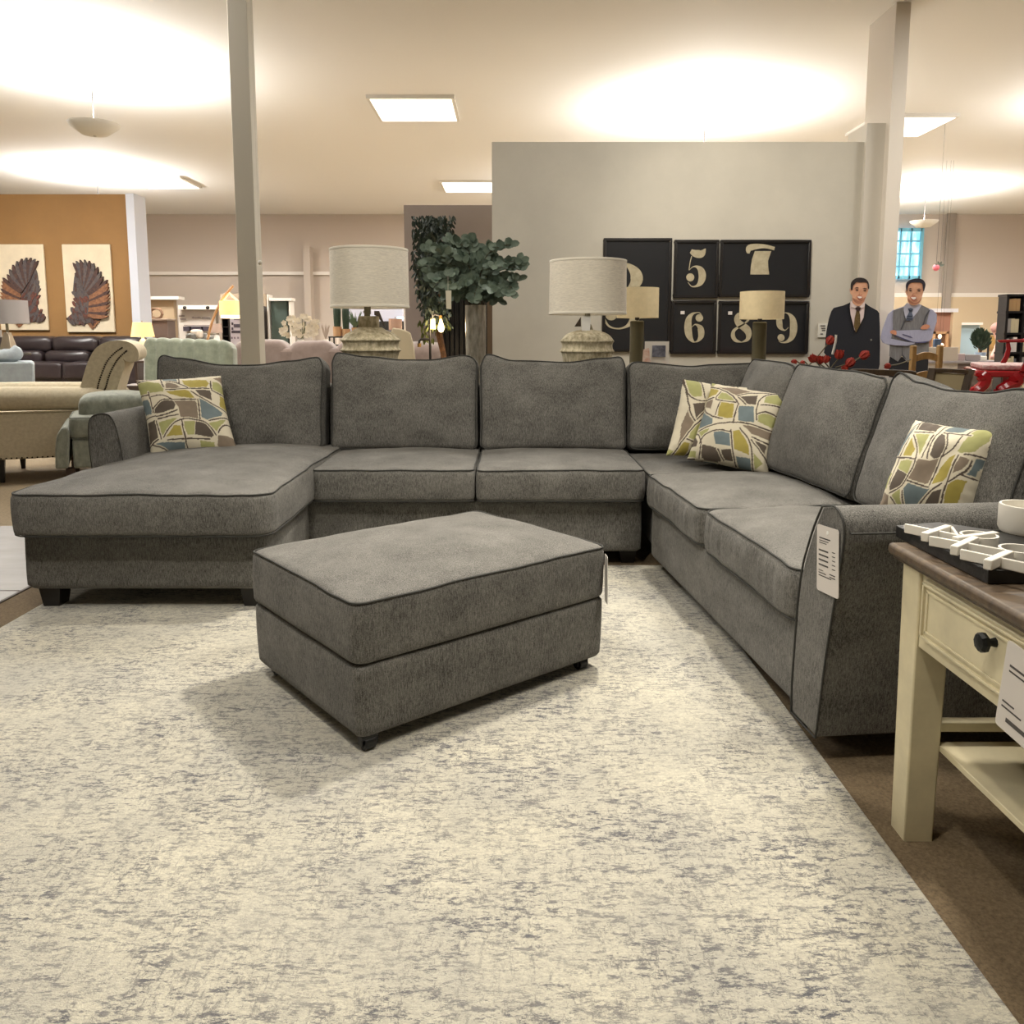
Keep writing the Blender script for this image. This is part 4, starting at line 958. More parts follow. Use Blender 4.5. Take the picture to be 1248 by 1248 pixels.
for tx,ty in tips:
    a=Vector((q.x+rnd.uniform(-.03,.03),Yv+rnd.uniform(-.03,.03),zt_-.2)); dY=rnd.uniform(-.22,.22); tp=at(tx,ty,Yv+dY)
    md=Vector(((a.x*2+tp.x)/3,Yv+dY*.4,max(zt_+.12,tp.z*.6+zt_*.4+.07))); cs=smoothpts([a,md,tp],7); ms.tube(cs,.003,5)
    for k in range(5,len(cs)):
        p=cs[k]; t=(cs[k]-cs[k-1]).normalized()
        if p.z<zt_+.02 and abs(p.x-q.x)<rt: continue
        for sgn in (-1,1):
            sd=Vector((rnd.uniform(-.4,.4)+sgn*.7,rnd.uniform(-.5,.3),rnd.uniform(-.2,.5))); d=(sd+t*.5)
            leafmesh(m,p,d,Vector((rnd.uniform(-.3,.3),-1,rnd.uniform(-.2,.5))),rnd.uniform(.05,.075),rnd.uniform(.045,.06),4)
m.build('foliage',EU,eu,fix=False); ms.build('stems',mat('eucalyptus_stem',(80,72,56),.7),eu)
# dark slatted screen
SD=mat('near_black_wood',(38,34,32),.45,col2=(24,21,20),vscale=8,stretch=(8,8,1))
sx0=at(537,400,7.6).x; sx1=at(600,400,7.6).x; e=empty('wooden_screen',((sx0+sx1)/2,7.6,0),'dark slatted wooden screen standing behind the eucalyptus vase','screen')
zt2=at(550,300,7.6).z
boxo('post',mat('brown_edge_post',(88,70,52),.6),at(594,400,7.6).x,sx1,7.56,7.66,0,zt2,e)
k=0
x=sx0
while x<at(593,400,7.6).x-.02:
    o=boxo('slat',SD,x,x+.036,7.58,7.62,.0,zt2-.02,e,.003); x+=.045
boxo('back_panel',mat('black_backing',(20,19,19),.7),sx0,at(594,400,7.6).x,7.66,7.67,0,zt2-.03,e)
for y in (392,318,455):
    zc=at(560,y,7.6).z; boxo('rail',SD,sx0,at(594,400,7.6).x,7.62,7.66,zc-.06,zc+.06,e)
# pipe lamp with bare bulb
e=empty('pipe_lamp',(at(527,430,6.9).x,6.9,0),'black iron pipe floor lamp with glowing bare bulb beside the fig tree','lamp')
BI=mat('black_iron2',(34,32,32),.5,metal=.4); Yp=6.75
xs=at(524,430,Yp).x
M().lathe([(.13,0),(.13,.02),(.03,.035),(.014,.05)],xs,Yp,24).build('base',BI,e)
m=M(); m.tube([(xs,Yp,.03),at(524,400,Yp),at(524.5,388,Yp),at(530,383,Yp),at(537,385,Yp)],.010,8)
m.tube([at(524,413.5,Yp),at(513,413.5,Yp),at(511,416,Yp),at(511,420,Yp)],.010,8); m.build('pipe',BI,e)
m=M(); p=at(537,389,Yp); m.cyl(p,p+Vector((0,0,.03)),.014,n=12); p=at(511,420,Yp); m.cyl(p-Vector((0,0,.02)),p+Vector((0,0,.01)),.016,n=12); m.build('socket',mat('brass',(150,120,70),.4,metal=.7),e)
p=at(537.5,399,Yp); m=M(); m.lathe([(.008,p.z+.07),(.012,p.z+.05),(.025,p.z+.01),(.027,p.z-.01),(.018,p.z-.035),(.0,p.z-.042)],p.x,Yp,20,cap=False); m.build('bulb',mat('lit_bulb',(255,224,160),.3,emit=5),e)
l=bpy.data.lights.new('bulb_glow','POINT'); l.energy=6; l.color=(1,.75,.45); l.shadow_soft_size=.04; o=bpy.data.objects.new('bulb_glow',l); C.objects.link(o); o.parent=e; o.location=Vector((p.x,Yp-.09,p.z))-e.location
tri_tag([(543,354),(550,354),(550,377),(544,376)],5.95,'white paper tag hanging from the eucalyptus branches',mat('tag_cream',(214,208,188),.6),string=[(546,354),(546,336)])
tri_tag([(524.5,389),(530,388),(531,401),(524.5,401)],6.70,'yellow lit paper tag hanging beside the glowing bulb',mat('tag_yellow',(226,212,150),.6),string=[(527.5,388.5),(527,383)])
# ================================================================ left side of the showroom
LEA=mat('brown_leather',(42,34,36),.35,var=.12,vscale=6,bump=.3,bscale=30); LEB=LEA
def softp(name,m_,x0,x1,y0,y1,z0,z1,parent,r=.03,ct=.03,n=16,axis='z',seed=0,rc=.05,amp=.004,piping=None):
    """cushion filling a box; axis = direction of the crown"""
    w,d,h=x1-x0,y1-y0,z1-z0; c=((x0+x1)/2,(y0+y1)/2,(z0+z1)/2)
    if axis=='z': mm=softbox(w,d,h,rc,r,ct,0,.01,n=n,ns=6,amp=amp,seed=seed,pipes=('top','bot') if piping else (),mt=T(*c))
    else: mm=softbox(w,h,d,rc,r,ct,0,.01,n=n,ns=6,amp=amp,seed=seed,pipes=('top',) if piping else (),mt=T(*c,rx=PI/2))
    o=mm[0].build(name,m_,parent,fix=False,ang=180)
    if piping: mm[1].build('piping',piping,o)
    return o
Yl=14.6
ls=empty('leather_sofa',(-8.4,Yl,0),'long dark brown leather sofa standing below the two wing pictures','sofa')
def lx(x,Y=Yl): return at(x,430,Y).x
def lz(y,Y=Yl): return at(10,y,Y).z
xe=lx(150)
boxo('base',LEA,lx(-30),xe,Yl,Yl+.95,.08,lz(452),ls,.03)
cuts=[-30,44,103,158]
for a,b in zip(cuts,cuts[1:]):
    softp('back_cushion',LEA,lx(a)+.01,lx(b)-.01,Yl+.5,Yl+.85,lz(430),lz(410),ls,axis='y',ct=.10,seed=a,rc=.12)
    softp('lumbar_cushion',LEA,lx(a-5)+.01,lx(b-8)-.01,Yl+.36,Yl+.62,lz(444),lz(428),ls,axis='y',ct=.08,seed=a+1,rc=.10)
cuts=[-30,14,75,130]
for a,b in zip(cuts,cuts[1:]):
    softp('seat_cushion',LEA,lx(a)+.01,lx(b)-.01,Yl-.05,Yl+.5,lz(462),lz(442.5),ls,ct=.03,seed=a)
softp('arm',LEA,lx(134),lx(168),Yl-.1,Yl+.9,.08,lz(434),ls,ct=.02)
for x in (lx(-20),lx(60),lx(150)): M().box(x,Yl+.1,.04,.08,.08,.08).build('leg',BLACKW,ls)
# wing pictures
CANV=mat('cream_canvas',(218,204,178),.85,var=.03,vscale=3,bump=.2,bscale=60)
def wing(x0,x1,yb,label,flip,kk):
    Yw=15.99; a=at(x0,298,Yw); b=at(x1,yb,Yw); e=empty('wing_picture',((a.x+b.x)/2,Yw,b.z),label,'picture','feathered wing pictures')
    M().bb(a.x,b.x,Yw-.05,Yw-.001,b.z,a.z).build('canvas',CANV,e,bevel=.012)
    r=random.Random(kk)
    def K(x,y): return (x1-(x-76.5)*(x1-x0)/65 if flip else x, y)
    yo=0 if not flip else -2.5
    mats=[mat('feather_brown',(86,60,52),.8,col2=(58,44,44),vscale=20),mat('feather_slate',(66,62,68),.8,col2=(96,86,80),vscale=22),mat('feather_rust',(150,104,70),.8,col2=(104,70,52),vscale=18),mat('feather_red',(112,62,50),.8,col2=(78,54,48),vscale=26)]
    ms=[M() for _ in mats]; Yf=Yw-.056
    def feather(m,x,y,ang,L,w,d):
        cs=[];n=7
        P=[]
        for i in range(n+1):
            t=i/n; q=(x+math.cos(ang+.25*t)*L*t,y-math.sin(ang+.25*t)*L*t); P.append(q)
        wd=[w*(.55+.6*math.sin(PI*min(1,t/n*.9+.1))) if t<n else .3 for t in range(n+1)]
        up=[];dn=[]
        for i,p in enumerate(P):
            q=P[min(i+1,n)];o=P[max(i-1,0)];dx,dy=q[0]-o[0],q[1]-o[1];Lh=math.hypot(dx,dy) or 1;nx,ny=-dy/Lh*wd[i]/2,dx/Lh*wd[i]/2
            up.append((p[0]+nx,p[1]+ny));dn.append((p[0]-nx,p[1]-ny))
        pol=[K(*v) for v in up+dn[::-1]]; pol=[at(u,v+yo,Yf) for u,v in pol]; m.prism([(v.x,v.z) for v in pol],Yf-d,Yf+.006)
    # geometry drawn for the right-hand picture: body at the left, feathers fanning right
    X=lambda t: 76+(141-76)*t
    for i in range(9):                       # upper primaries, slate
        t=i/8; feather(ms[1 if i%2 else 0],101+7*t,345+13*t,R(100-66*t),27+7*math.sin(t*3),4.6,.046+.0007*i)
    for i in range(11):                      # side primaries, rust
        t=i/10; feather(ms[2 if i%3 else 0],111-2*t,360+24*t,R(28-46*t),28-4*t,4.4,.053+.0007*i)
    for i in range(7):
        t=i/6; feather(ms[2],112-4*t,384+6*t,R(-30-45*t),13,3.4,.016+.0006*i)
    pol=[(90,350),(92,334),(98,324),(108,320),(116,325),(116,340),(113,356),(117,372),(117,388),(108,394),(92,394),(84,391),(82,388),(90,380),(93,368),(90,358)]
    q=[at(*(lambda p:(p[0],p[1]+yo))(K(*v)),Yf) for v in [(s.x,s.y) for s in smoothpts([(a,b,0) for a,b in pol],3,closed=True)]]
    ms[1].prism([(v.x,v.z) for v in q],Yf-.022,Yf+.006)
    for i in range(90):
        x=r.uniform(88,114); y=r.uniform(328,392)
        if y>375: x=r.uniform(84,116)
        mm=ms[3] if (y>358 and r.random()<.65) else ms[r.choice((0,1,1))]
        feather(mm,x,y,R(-80+r.uniform(-25,25)),7,2.4,.024+.0001*i)
    for i in range(16): feather(ms[i%2],82+i*2.2,386+r.uniform(0,4),R(-70+r.uniform(-30,40)),8,2.2,.034+.0002*i)
    for mm,mt_ in zip(ms,mats): mm.build('feathers',mt_,e,smooth=False)
wing(76.5,141.5,405,'unframed canvas of a feathered wing opening to the right, right of the two pictures',False,3)
wing(-5,61,402.5,'unframed canvas of a feathered wing opening to the left, behind the grey shade lamp',True,5)
# grey shaded glass lamp on a side table, pale blue chair
Yg=11.0; st2=empty('side_table',(at(11,430,Yg).x,Yg,0),'small dark side table hidden behind the pale blue chair under the glass lamp','table')
zst=at(11,430,Yg).z
x=at(11,430,Yg).x
M().lathe([(.26,zst-.03),(.27,zst-.015),(.26,zst)],x,Yg,28).build('tabletop',BLACKW,st2); M().lathe([(.2,0),(.19,.02),(.035,.05),(.03,zst-.03)],x,Yg,20).build('pedestal',BLACKW,st2)
e=empty('table_lamp',(x,Yg,zst),'lamp with wide grey drum shade and tapering base in front of a wing picture','lamp')
s=sc(Yg); t=at(11,366,Yg);b=at(11,394.5,Yg); r=24*s
M().lathe([(r,b.z),(r*.98,t.z),(r*.965,t.z),(r*.985,b.z),(r,b.z)],x,Yg,40,cap=False).build('lamp_shade',mat('grey_shade',(152,146,144),.9),e)
m=M(); zz=[zst+.001,at(0,405,Yg).z,at(0,400,Yg).z]; m.box(x,Yg,(zz[0]+zz[1])/2,6*s,6*s,zz[1]-zz[0],0,2.6,2.6); m.build('base',mat('champagne_glass',(186,172,150),.15,metal=.4),e,bevel=.004)
M().cyl((x,Yg,zz[1]),(x,Yg,b.z+.05),.018,n=10).build('neck',NECK,e); M().tube([(x-r*.9,Yg,t.z-.02),(x+r*.9,Yg,t.z-.02)],.004,6).build('harp',NECK,e); M().cyl((x,Yg,b.z),(x,Yg,t.z+.03),.006,n=8).build('finial',NECK,e)
M().bb(at(8,0,Yg).x,at(13.5,0,Yg).x,Yg-.17,Yg-.165,at(0,411,Yg-.17).z,at(0,402,Yg-.17).z).build('price_tag',TAGP,e,smooth=False)
BLU=mat('pale_blue_linen',(150,158,162),.9,var=.05,vscale=12)
Yb=9.6; e=empty('armchair',(at(5,470,Yb).x,Yb,0),'pale blue grey upholstered armchair at the left edge in front of the leather sofa','armchair')
q=lambda x,y: at(x,y,Yb)
m=M(); m.prism([(q(-60,0).x,.06),(q(-60,0).x,q(0,441.5).z),(q(37,0).x,q(0,441).z),(q(40,0).x,q(0,444).z),(q(36,0).x,.06)],Yb,Yb+.75); m.build('base',BLU,e,bevel=.02)
softp('back_cushion',BLU,q(-60,0).x,q(28,0).x,Yb+.1,Yb+.45,q(0,441.5).z,q(0,427).z,e,r=.05,ct=.06,axis='y',rc=.1)
for x in (-40,32): M().box(q(x,0).x,Yb+.06,.03,.05,.05,.06).build('leg',BLACKW,e)
for x in (-40,32): M().box(q(x,0).x,Yb+.66,.03,.05,.05,.06).build('leg',BLACKW,e)
BLUECH=(e,Yb)
# beige scroll-back armchair, seen from the side
BEI=mat('beige_linen',(210,198,172),.9,col2=(192,179,152),vscale=40,bump=.3,bscale=300); NAIL=mat('dark_nailhead',(60,50,42),.35,metal=.8)
Yc=6.6; q=lambda x,y,Y=Yc: at(x,y,Y); e=empty('scroll_armchair',(q(60,578).x,Yc,0),'beige linen armchair with rolled arms, tufted scrolled back and dark nailhead trim','armchair')
bz=q(0,555).z
M().prism([(q(-60,0).x,bz),(q(-60,0).x,q(0,500).z),(q(136,0).x,q(0,500).z),(q(136,0).x,bz)],Yc,Yc+.13).build('side_panel',BEI,e,bevel=.01)
M().prism([(q(-60,0).x,bz),(q(-60,0).x,q(0,500).z),(q(136,0).x,q(0,500).z),(q(136,0).x,bz)],Yc+.72,Yc+.85).build('side_panel',BEI,e,bevel=.01)
boxo('base',BEI,q(-55,0).x,q(130,0).x,Yc+.12,Yc+.73,bz,.36,e,.01)
softp('seat_cushion',BEI,q(-58,0).x,q(118,0).x,Yc+.13,Yc+.72,.36,.52,e)
for yy in (Yc+.055,Yc+.795):
    ra=14.5*sc(Yc); zc=q(0,484).z
    m=M(); pts=[(q(-62,0).x,yy,zc+.0),(q(20,0).x,yy,zc),(q(110,0).x,yy,zc-.01),(q(134,0).x,yy,zc-.03),(q(139,0).x,yy,zc-.035)]; m.tube(pts,[ra,ra,ra*.98,ra*.8,ra*.5],24); m.build('arm',BEI,e)
# back: scroll profile
pl=[(96,500),(98,482),(104,455),(110,436),(118,423),(130,416.5),(145,415),(157,419),(163.5,427),(164,437),(158,442),(150,441),(147,437),(149,446),(144,462),(139,482),(136,500)]
pf=[(q(x,y).x,q(x,y).z) for x,y in pl]; pf=[(v.x,v.y) for v in smoothpts([(a,b,0) for a,b in pf],3)]
bk=M().prism(pf,Yc+.02,Yc+.83).build('backrest',BEI,e,bevel=.02,bseg=3)
m=M()
for L in ([(147,424),(139,430),(131,440),(126,452),(122,465),(120,475)],[(152,428),(144,436),(138,446),(133,458),(130,470),(127,478)]):
    pt=smoothpts([(a,b,0) for a,b in L],5)
    for v in pt: w=at(v.x,v.y,Yc+.018); m.ell((w.x,w.y,w.z),(.007,.006,.007),8,5)
m.build('nailheads',NAIL,bk)
m=M(); n=26
for i in range(n): w=q(2+134*i/(n-1),553.5,Yc-.002); m.ell((w.x,w.y,w.z),(.007,.005,.007),8,5)
for i in range(10): w=q(1.5,505+5*i,Yc-.002); m.ell((w.x,w.y,w.z),(.007,.005,.007),8,5)
m.build('nailheads',NAIL,e)
m=M(); m.tube([(q(x,0).x,Yc-.006,q(0,499.5).z) for x in (-60,0,60,120,136)],.006,6); m.build('piping',BEI,e)
for (x,yy) in ((7,Yc+.05),(125,Yc+.05),(7,Yc+.8),(125,Yc+.8)):
    m=M(); m.box(q(x,0).x,yy,bz/2+.0,.055,.055,bz,0,.55,.55); m.build('leg',BLACKW,e,bevel=.003)
def spin(e,px,Y,deg):
    p=Vector((at(px,0,Y).x,Y,0)); r=Matrix.Rotation(R(deg),4,'Z'); e.location=p+(r@(e.location-p)); e.rotation_euler=(0,0,R(deg))
spin(e,120,Yc,20)
# grey-green armchair behind the left arm
GG=mat('grey_green_chenille',(150,154,140),.85,col2=(118,122,112),vscale=26,stretch=(1,1,.5),sheen=.3,bump=.3,bscale=200); GP=mat('grey_green_piping',(104,108,98),.8)
Yd=5.75; q=lambda x,y,Y=Yd: at(x,y,Y); e=empty('armchair',(q(120,575).x,Yd,0),'pale grey green armchair partly hidden behind the left arm of the sectional','armchair')
zb=q(0,571.5).z
boxo('base',GG,q(80,0).x,q(178,0).x,Yd,Yd+.8,zb,q(0,536).z,e,.015)
pl=[(68,571),(67.5,545),(69,530),(74,521.5),(80,520),(83,528),(82,571)]; pf=[(q(x,y,Yd-.02).x,max(zb,q(x,y,Yd-.02).z)) for x,y in pl]
M().prism(pf,Yd-.02,Yd+.8).build('arm',GG,e,bevel=.015,bseg=3)
softp('seat_cushion',GG,q(78,0).x,q(150,0).x,Yd-.01,Yd+.7,q(0,536).z,q(0,510).z,e,r=.02,ct=.02,piping=GP)
softp('backrest',GG,q(89,0).x,q(178,0).x,Yd+.12,Yd+.6,q(0,530).z,q(0,486,Yd+.12).z,e,r=.05,ct=.04,rc=.06,n=20)
for x in (76,170):
    for yy in (Yd+.06,Yd+.74): M().box(q(x,0).x,yy,zb/2,.06,.06,zb,0,.8,.8).build('leg',mat('brown_leg',(60,44,34),.5),e)
spin(e,76,Yd,26)
spin(BLUECH[0],37,BLUECH[1],30)
# dark table behind the grey-green chair
e=empty('coffee_table',(-3.5,7.9,0),'dark brown wooden table between the beige armchair and the sage settee','table')
DW=mat('dark_brown_wood',(66,52,46),.4); q=lambda x,y,Y=7.6: at(x,y,Y)
zt3=q(0,470).z; boxo('tabletop',DW,q(138,0).x,q(215,0).x,7.6,7.98,zt3-.05,zt3,e,.006)
boxo('apron',DW,q(142,0).x,q(211,0).x,7.63,7.95,zt3-.15,zt3-.05,e,.004)
for x in (143,209):
    for yy in (7.66,7.92): M().box(q(x,0).x,yy,(zt3-.05)/2,.05,.05,zt3-.05).build('leg',DW,e)
# sage green channel-back settee
SGE=mat('sage_velvet',(158,164,144),.8,col2=(132,140,122),vscale=10,sheen=.5); Ys=8.6; q=lambda x,y,Y=Ys: at(x,y,Y)
e=empty('settee',(q(225,470).x,Ys,0),'sage green velvet settee with channel tufted back behind the chaise','sofa')
xa,xb=q(173,0).x,q(281,0).x; zt4=q(0,413).z; n=6
def chdef(v,a,b,c):
    x,y,z=v; u=x/a*.5+.5; ch=abs(math.sin(PI*u*7))**.5
    k=max(0,y/b)
    return (x,y-.025*(1-ch)*k-.03*max(0,abs(x/a)-.8)/.2*k+( -.035*u*k),z+.035*ch*(z>0))
softbox(xb-xa,.72,.22,.05,.05,.02,0,.01,n=64,amp=.004,seed=2,deform=chdef,pipes=(),mt=T((xa+xb)/2,Ys+.11,zt4-.35,rx=PI/2-R(6)))[0].build('backrest',SGE,e,fix=False,ang=180)
boxo('seat',SGE,xa,xb,Ys-.5,Ys+.05,.16,.44,e,.04)
for x in (xa+.06,xb-.06):
    boxo('arm',SGE,x-.06,x+.06,Ys-.5,Ys+.1,.12,.62,e,.04)
    M().box(x,Ys-.45,.06,.05,.05,.12).build('leg',BLACKW,e); M().box(x,Ys+.1,.06,.05,.05,.12).build('leg',BLACKW,e)
# mauve sectional
MAU=mat('mauve_velvet',(158,140,132),.85,col2=(142,124,116),vscale=8,sheen=.4); Ym=9.6; q=lambda x,y,Y=Ym: at(x,y,Y)
e=empty('mauve_sofa',(q(400,470).x,Ym,0),'long mauve pink sofa standing behind the white column and the left stone lamp','sofa')
boxo('base',MAU,q(282,0).x,q(534,0).x,Ym+.05,Ym+.95,.1,.45,e,.03)
boxo('back_frame',MAU,q(282,0).x,q(532,0).x,Ym,Ym+.16,.1,q(0,424).z,e,.05)
for i,(a,b,y) in enumerate(((283,349,414.5),(350,407,416),(408,468,416.5))):
    softp('back_cushion',MAU,q(a,0).x,q(b,0).x,Ym+.02,Ym+.30,.5,q(0,y).z,e,r=.06,ct=.05,axis='y',rc=.14,seed=i,amp=.01)
softp('arm',MAU,q(480,0).x,q(541,0).x,Ym-.12,Ym+.85,.1,q(0,423).z,e,r=.08,ct=.07,rc=.2,n=24)
for x in (290,525): M().box(q(x,0).x,Ym+.2,.05,.06,.06,.1).build('leg',BLACKW,e); M().box(q(x,0).x,Ym+.8,.05,.06,.06,.1).build('leg',BLACKW,e)
# cream chair
e=empty('cream_chair',(q(492,430).x,9.0,0),'cream upholstered chair back standing behind the left stone lamp','chair'); Yq=8.75
CRC=mat('cream_leatherette',(204,190,160),.6); qq=lambda x,y: at(x,y,Yq)
pl=[(474,446),(477,403),(482,400.5),(488,401),(498,405),(500.5,410),(504,425),(506,446)]; pf=[(qq(x,y).x,qq(x,y).z) for x,y in pl]
M().prism([(v.x,v.y) for v in smoothpts([(a,b,0) for a,b in pf],3)],Yq,Yq+.09).build('backrest',CRC,e,bevel=.012,bseg=3)
boxo('seat',CRC,qq(474,0).x,qq(506,0).x,Yq-.5,Yq+.06,.40,.5,e,.03)
zb2=qq(0,446).z
for x in (477,502): M().box(qq(x,0).x,Yq+.03,(zb2)/2,.04,.05,zb2+.02).build('leg',BLACKW,e); M().box(qq(x,0).x,Yq-.46,.2,.04,.04,.4).build('leg',BLACKW,e)
# warm lit lamp on an end table by the ochre wall
def bigdrum(name,label,xc,y0,y1,h0,h1,Y,mt_,group=None,zb=None,base=None,light=0,col=(1,.75,.45),basecol=WHITE):
    s=sc(Y); t=at(xc,y0,Y); b=at(xc,y1,Y); x=b.x; e=empty(name,(x,Y,zb),label,'lamp',group)
    M().lathe([(h1*s,b.z),(h0*s,t.z),(h0*s*.98,t.z),(h1*s*.98,b.z),(h1*s,b.z)],x,Y,40,cap=False).build('lamp_shade',mt_,e)
    M().lathe([(.10,zb+.001),(.10,zb+.02),(.05,zb+.04),(.09,zb+.12),(.10,zb+.2),(.05,b.z-.06),(.02,b.z-.03),(.015,b.z+.03)],x,Y,24).build('base',basecol,e)
    m=M(); m.cyl((x,Y,b.z),(x,Y,t.z+.03),.006,n=8); m.tube([(x-h0*s,Y,t.z-.02),(x+h0*s,Y,t.z-.02)],.004,6); m.build('harp',NECK,e)
    if light:
        l=bpy.data.lights.new('lamp_glow','POINT'); l.energy=light; l.color=col; l.shadow_soft_size=.05; o=bpy.data.objects.new('lamp_glow',l); C.objects.link(o); o.parent=e; o.location=(0,0,(b.z+t.z)/2-zb)
    return e
Yw=13.2
def endtab(x,Y,z,label,w=.5):
    e=empty('end_table',(x,Y,0),label,'table'); M().bb(x-w/2,x+w/2,Y-w/2,Y+w/2,z-.035,z).build('tabletop',DW,e,bevel=.004)
    for a in (-1,1):
        for b in (-1,1): M().box(x+a*(w/2-.03),Y+b*(w/2-.03),(z-.035)/2,.04,.04,z-.035).build('leg',DW,e)
    M().bb(x-w/2+.03,x+w/2-.03,Y-w/2+.03,Y+w/2-.03,.2,.22).build('shelf',DW,e)
    return e
endtab(at(174,430,Yw).x,Yw,.78,'dark end table between the leather sofa and the sage settee')
bigdrum('table_lamp','lit table lamp with glowing yellow tapered shade at the end of the ochre wall',174,393,410.5,10.5,13.5,Yw,mat('lit_shade',(240,206,138),.9,emit=.42),zb=.78,light=5)
# arc floor lamp
Ya=13.5; ARCM=mat('light_wood_arc',(168,132,92),.5); e=empty('arc_floor_lamp',(at(252,470,Ya).x,Ya,0),'curved wooden arc floor lamp with glowing drum shade left of the white column','lamp')
pts=[Vector((at(252,430,Ya).x,Ya,.03))]+[at(x,y,Ya) for x,y in ((252,430),(255,405),(260,388),(266,374),(273,361),(279,354),(284,348))]
m=M(); m.tube(smoothpts(pts,4),.022,8); m.build('arc',ARCM,e)
M().lathe([(.2,0),(.2,.025),(.03,.04)],pts[0].x,Ya,28).build('base',BLACKW,e)
t=at(281,367,Ya);b=at(281,384,Ya);s=sc(Ya); LS2=mat('lit_drum_shade',(244,206,140),.9,emit=.4)
M().lathe([(13*s,b.z),(13.2*s,t.z),(12.9*s,t.z),(12.7*s,b.z),(13*s,b.z)],t.x,Ya,40,cap=False).build('lamp_shade',LS2,e)
M().lathe([(12*s,b.z-.05),(12*s,b.z),(11.7*s,b.z),(11.7*s,b.z-.05),(12*s,b.z-.05)],t.x,Ya,40,cap=False).build('diffuser',mat('lit_diffuser',(255,240,200),.9,emit=.9),e)
m=M(); m.tube([at(279,357,Ya),at(272,366.5,Ya)],.016,6); m.tube([at(279,357,Ya),at(290,367,Ya)],.016,6); m.tube([at(272,366.5,Ya),at(290,367,Ya)],.012,6); m.build('hanger',mat('pale_strap',(240,228,196),.5),e)
l=bpy.data.lights.new('lamp_glow','POINT'); l.energy=5; l.color=(1,.78,.5); l.shadow_soft_size=.05; o=bpy.data.objects.new('lamp_glow',l); C.objects.link(o); o.parent=e; o.location=Vector((t.x,Ya,(t.z+b.z)/2))-e.location
# things in the far alcove
Yz=19.5; q=lambda x,y,Y=Yz: at(x,y,Y)
GT=mat('taupe_cabinet',(112,96,88),.6); e=empty('cabinet',(q(196,440).x,Yz,0),'taupe high headboard cabinet in the tan alcove below the wreath','cabinet')
boxo('body',GT,q(180,0).x,q(206,0).x,Yz,Yz+.45,.05,q(0,391).z,e,.01); boxo('top',mat('taupe_light',(136,120,106),.6),q(178,0).x,q(207,0).x,Yz-.03,Yz+.5,q(0,391).z,q(0,388.5).z,e,.01)
for x in (181,205): M().box(q(x,0).x,Yz+.05,.025,.08,.08,.05).build('foot',DW,e)
m=M(); r=random.Random(3); c=at(190,382,Yz+.2)
for k in range(7):
    ph=r.uniform(0,6); pts=[]
    for i in range(26): a=2*PI*i/26; rr=(7.0+.9*math.sin(3*a+ph)+r.uniform(-.4,.4))*sc(Yz); pts.append((c.x+rr*math.cos(a),c.y+r.uniform(-.02,.02)+k*.01,c.z+rr*.85*math.sin(a)))
    m.tube(pts,.012,5,closed=True)
o=m.build('twig_wreath',mat('twig',(142,112,88),.8)); o.location.z+=0; tag(o,'brown twig wreath standing on the taupe cabinet in the alcove','wreath')
e=empty('framed_picture',(q(172,385,21.3).x,21.4,1.5),'small dark and grey framed picture in the tan alcove above the lit lamp','picture')
pxbox('frame',mat('mauve_frame',(96,70,78),.5),165,177.5,372,394,21.35,.1,e); pxbox('print',mat('grey_print',(176,166,166),.6),165.5,176,373.5,393,21.33,.02,e); pxbox('silhouette',mat('black_print',(24,24,34),.6),168,175.5,382,393,21.31,.02,e)
# far bed / display area
q=lambda x,y,Y=18: at(x,y,Y)
e=empty('display_rack',(q(240,395).x,20.6,1.3),'dark row of items hung on a rail on the pale far display wall','rack')
m=M()
for x0_,x1_ in ((224,232),(234,246),(248,256)): 
    a=at(x0_,398,20.8);b=at(x1_,403.5,20.8); m.bb(a.x,b.x,20.75,20.98,b.z,a.z)
m.build('panels',mat('dark_items',(58,50,58),.6),e,smooth=False); a=at(222,396,20.8); b=at(258,396.8,20.8); M().bb(a.x,b.x,20.9,20.98,b.z,a.z).build('rail',mat('grey_rail',(130,118,112),.6),e)
m=M(); rr=random.Random(8)
for x0_,y0_,n_ in ((218,385,6),(220,389,6),(234,387,10),(246,387.5,9)):
    for k in range(n_):
        a=at(x0_+k*1.15,y0_-rr.uniform(.4,1.2),20.97); b=at(x0_+k*1.15+.7,y0_+.8,20.97); m.bb(a.x,b.x,20.95,20.99,b.z,a.z)
o=m.build('wall_lettering',mat('grey_lettering',(150,136,130),.6),smooth=False); tag(o,'faint grey wall lettering on the pale far display wall','lettering')
for i,x in enumerate((225,253)):
    e=empty('picture_light',at(x,375,20.6),('black clamp light above the far display wall, the one nearer the ochre wall','black clamp light above the far display wall, the one nearer the arc lamp')[i],'light','clamp lights on the far display wall')
    w=at(x,375,20.55); M().ell(tuple(w),(.045,.06,.045)).build('lamp_head',BLACKW,e); M().tube([tuple(w),(w.x-.09,20.78,w.z+.03)],.012,6).build('arm',BLACKW,e)
e=empty('grey_loveseat',(q(225,412).x,18,0),'grey sofa with a white cushion far away in front of the display wall','sofa'); GY=mat('mid_grey_fabric',(112,110,104),.9)
boxo('base',GY,q(216,0).x,q(256,0).x,18,18.8,.1,.45,e,.04); softp('backrest',GY,q(217,0).x,q(254,0).x,18.4,18.75,.4,q(0,409).z,e,axis='y',ct=.08,rc=.1); softp('arm',GY,q(230,0).x,q(242,0).x,17.8,18.7,.1,q(0,407).z,e,rc=.1)
for x in (217,255): M().box(q(x,0).x,18.1,.05,.06,.06,.1).build('leg',BLACKW,e)
o=M(); o=softp('white_cushion',mat('white_linen',(222,212,200),.9),q(234,0).x,q(246,0).x,17.95,18.15,q(0,412).z,q(0,402).z,None,axis='y',ct=.06,rc=.05); tag(o,'white square cushion resting on the far grey sofa','cushion')
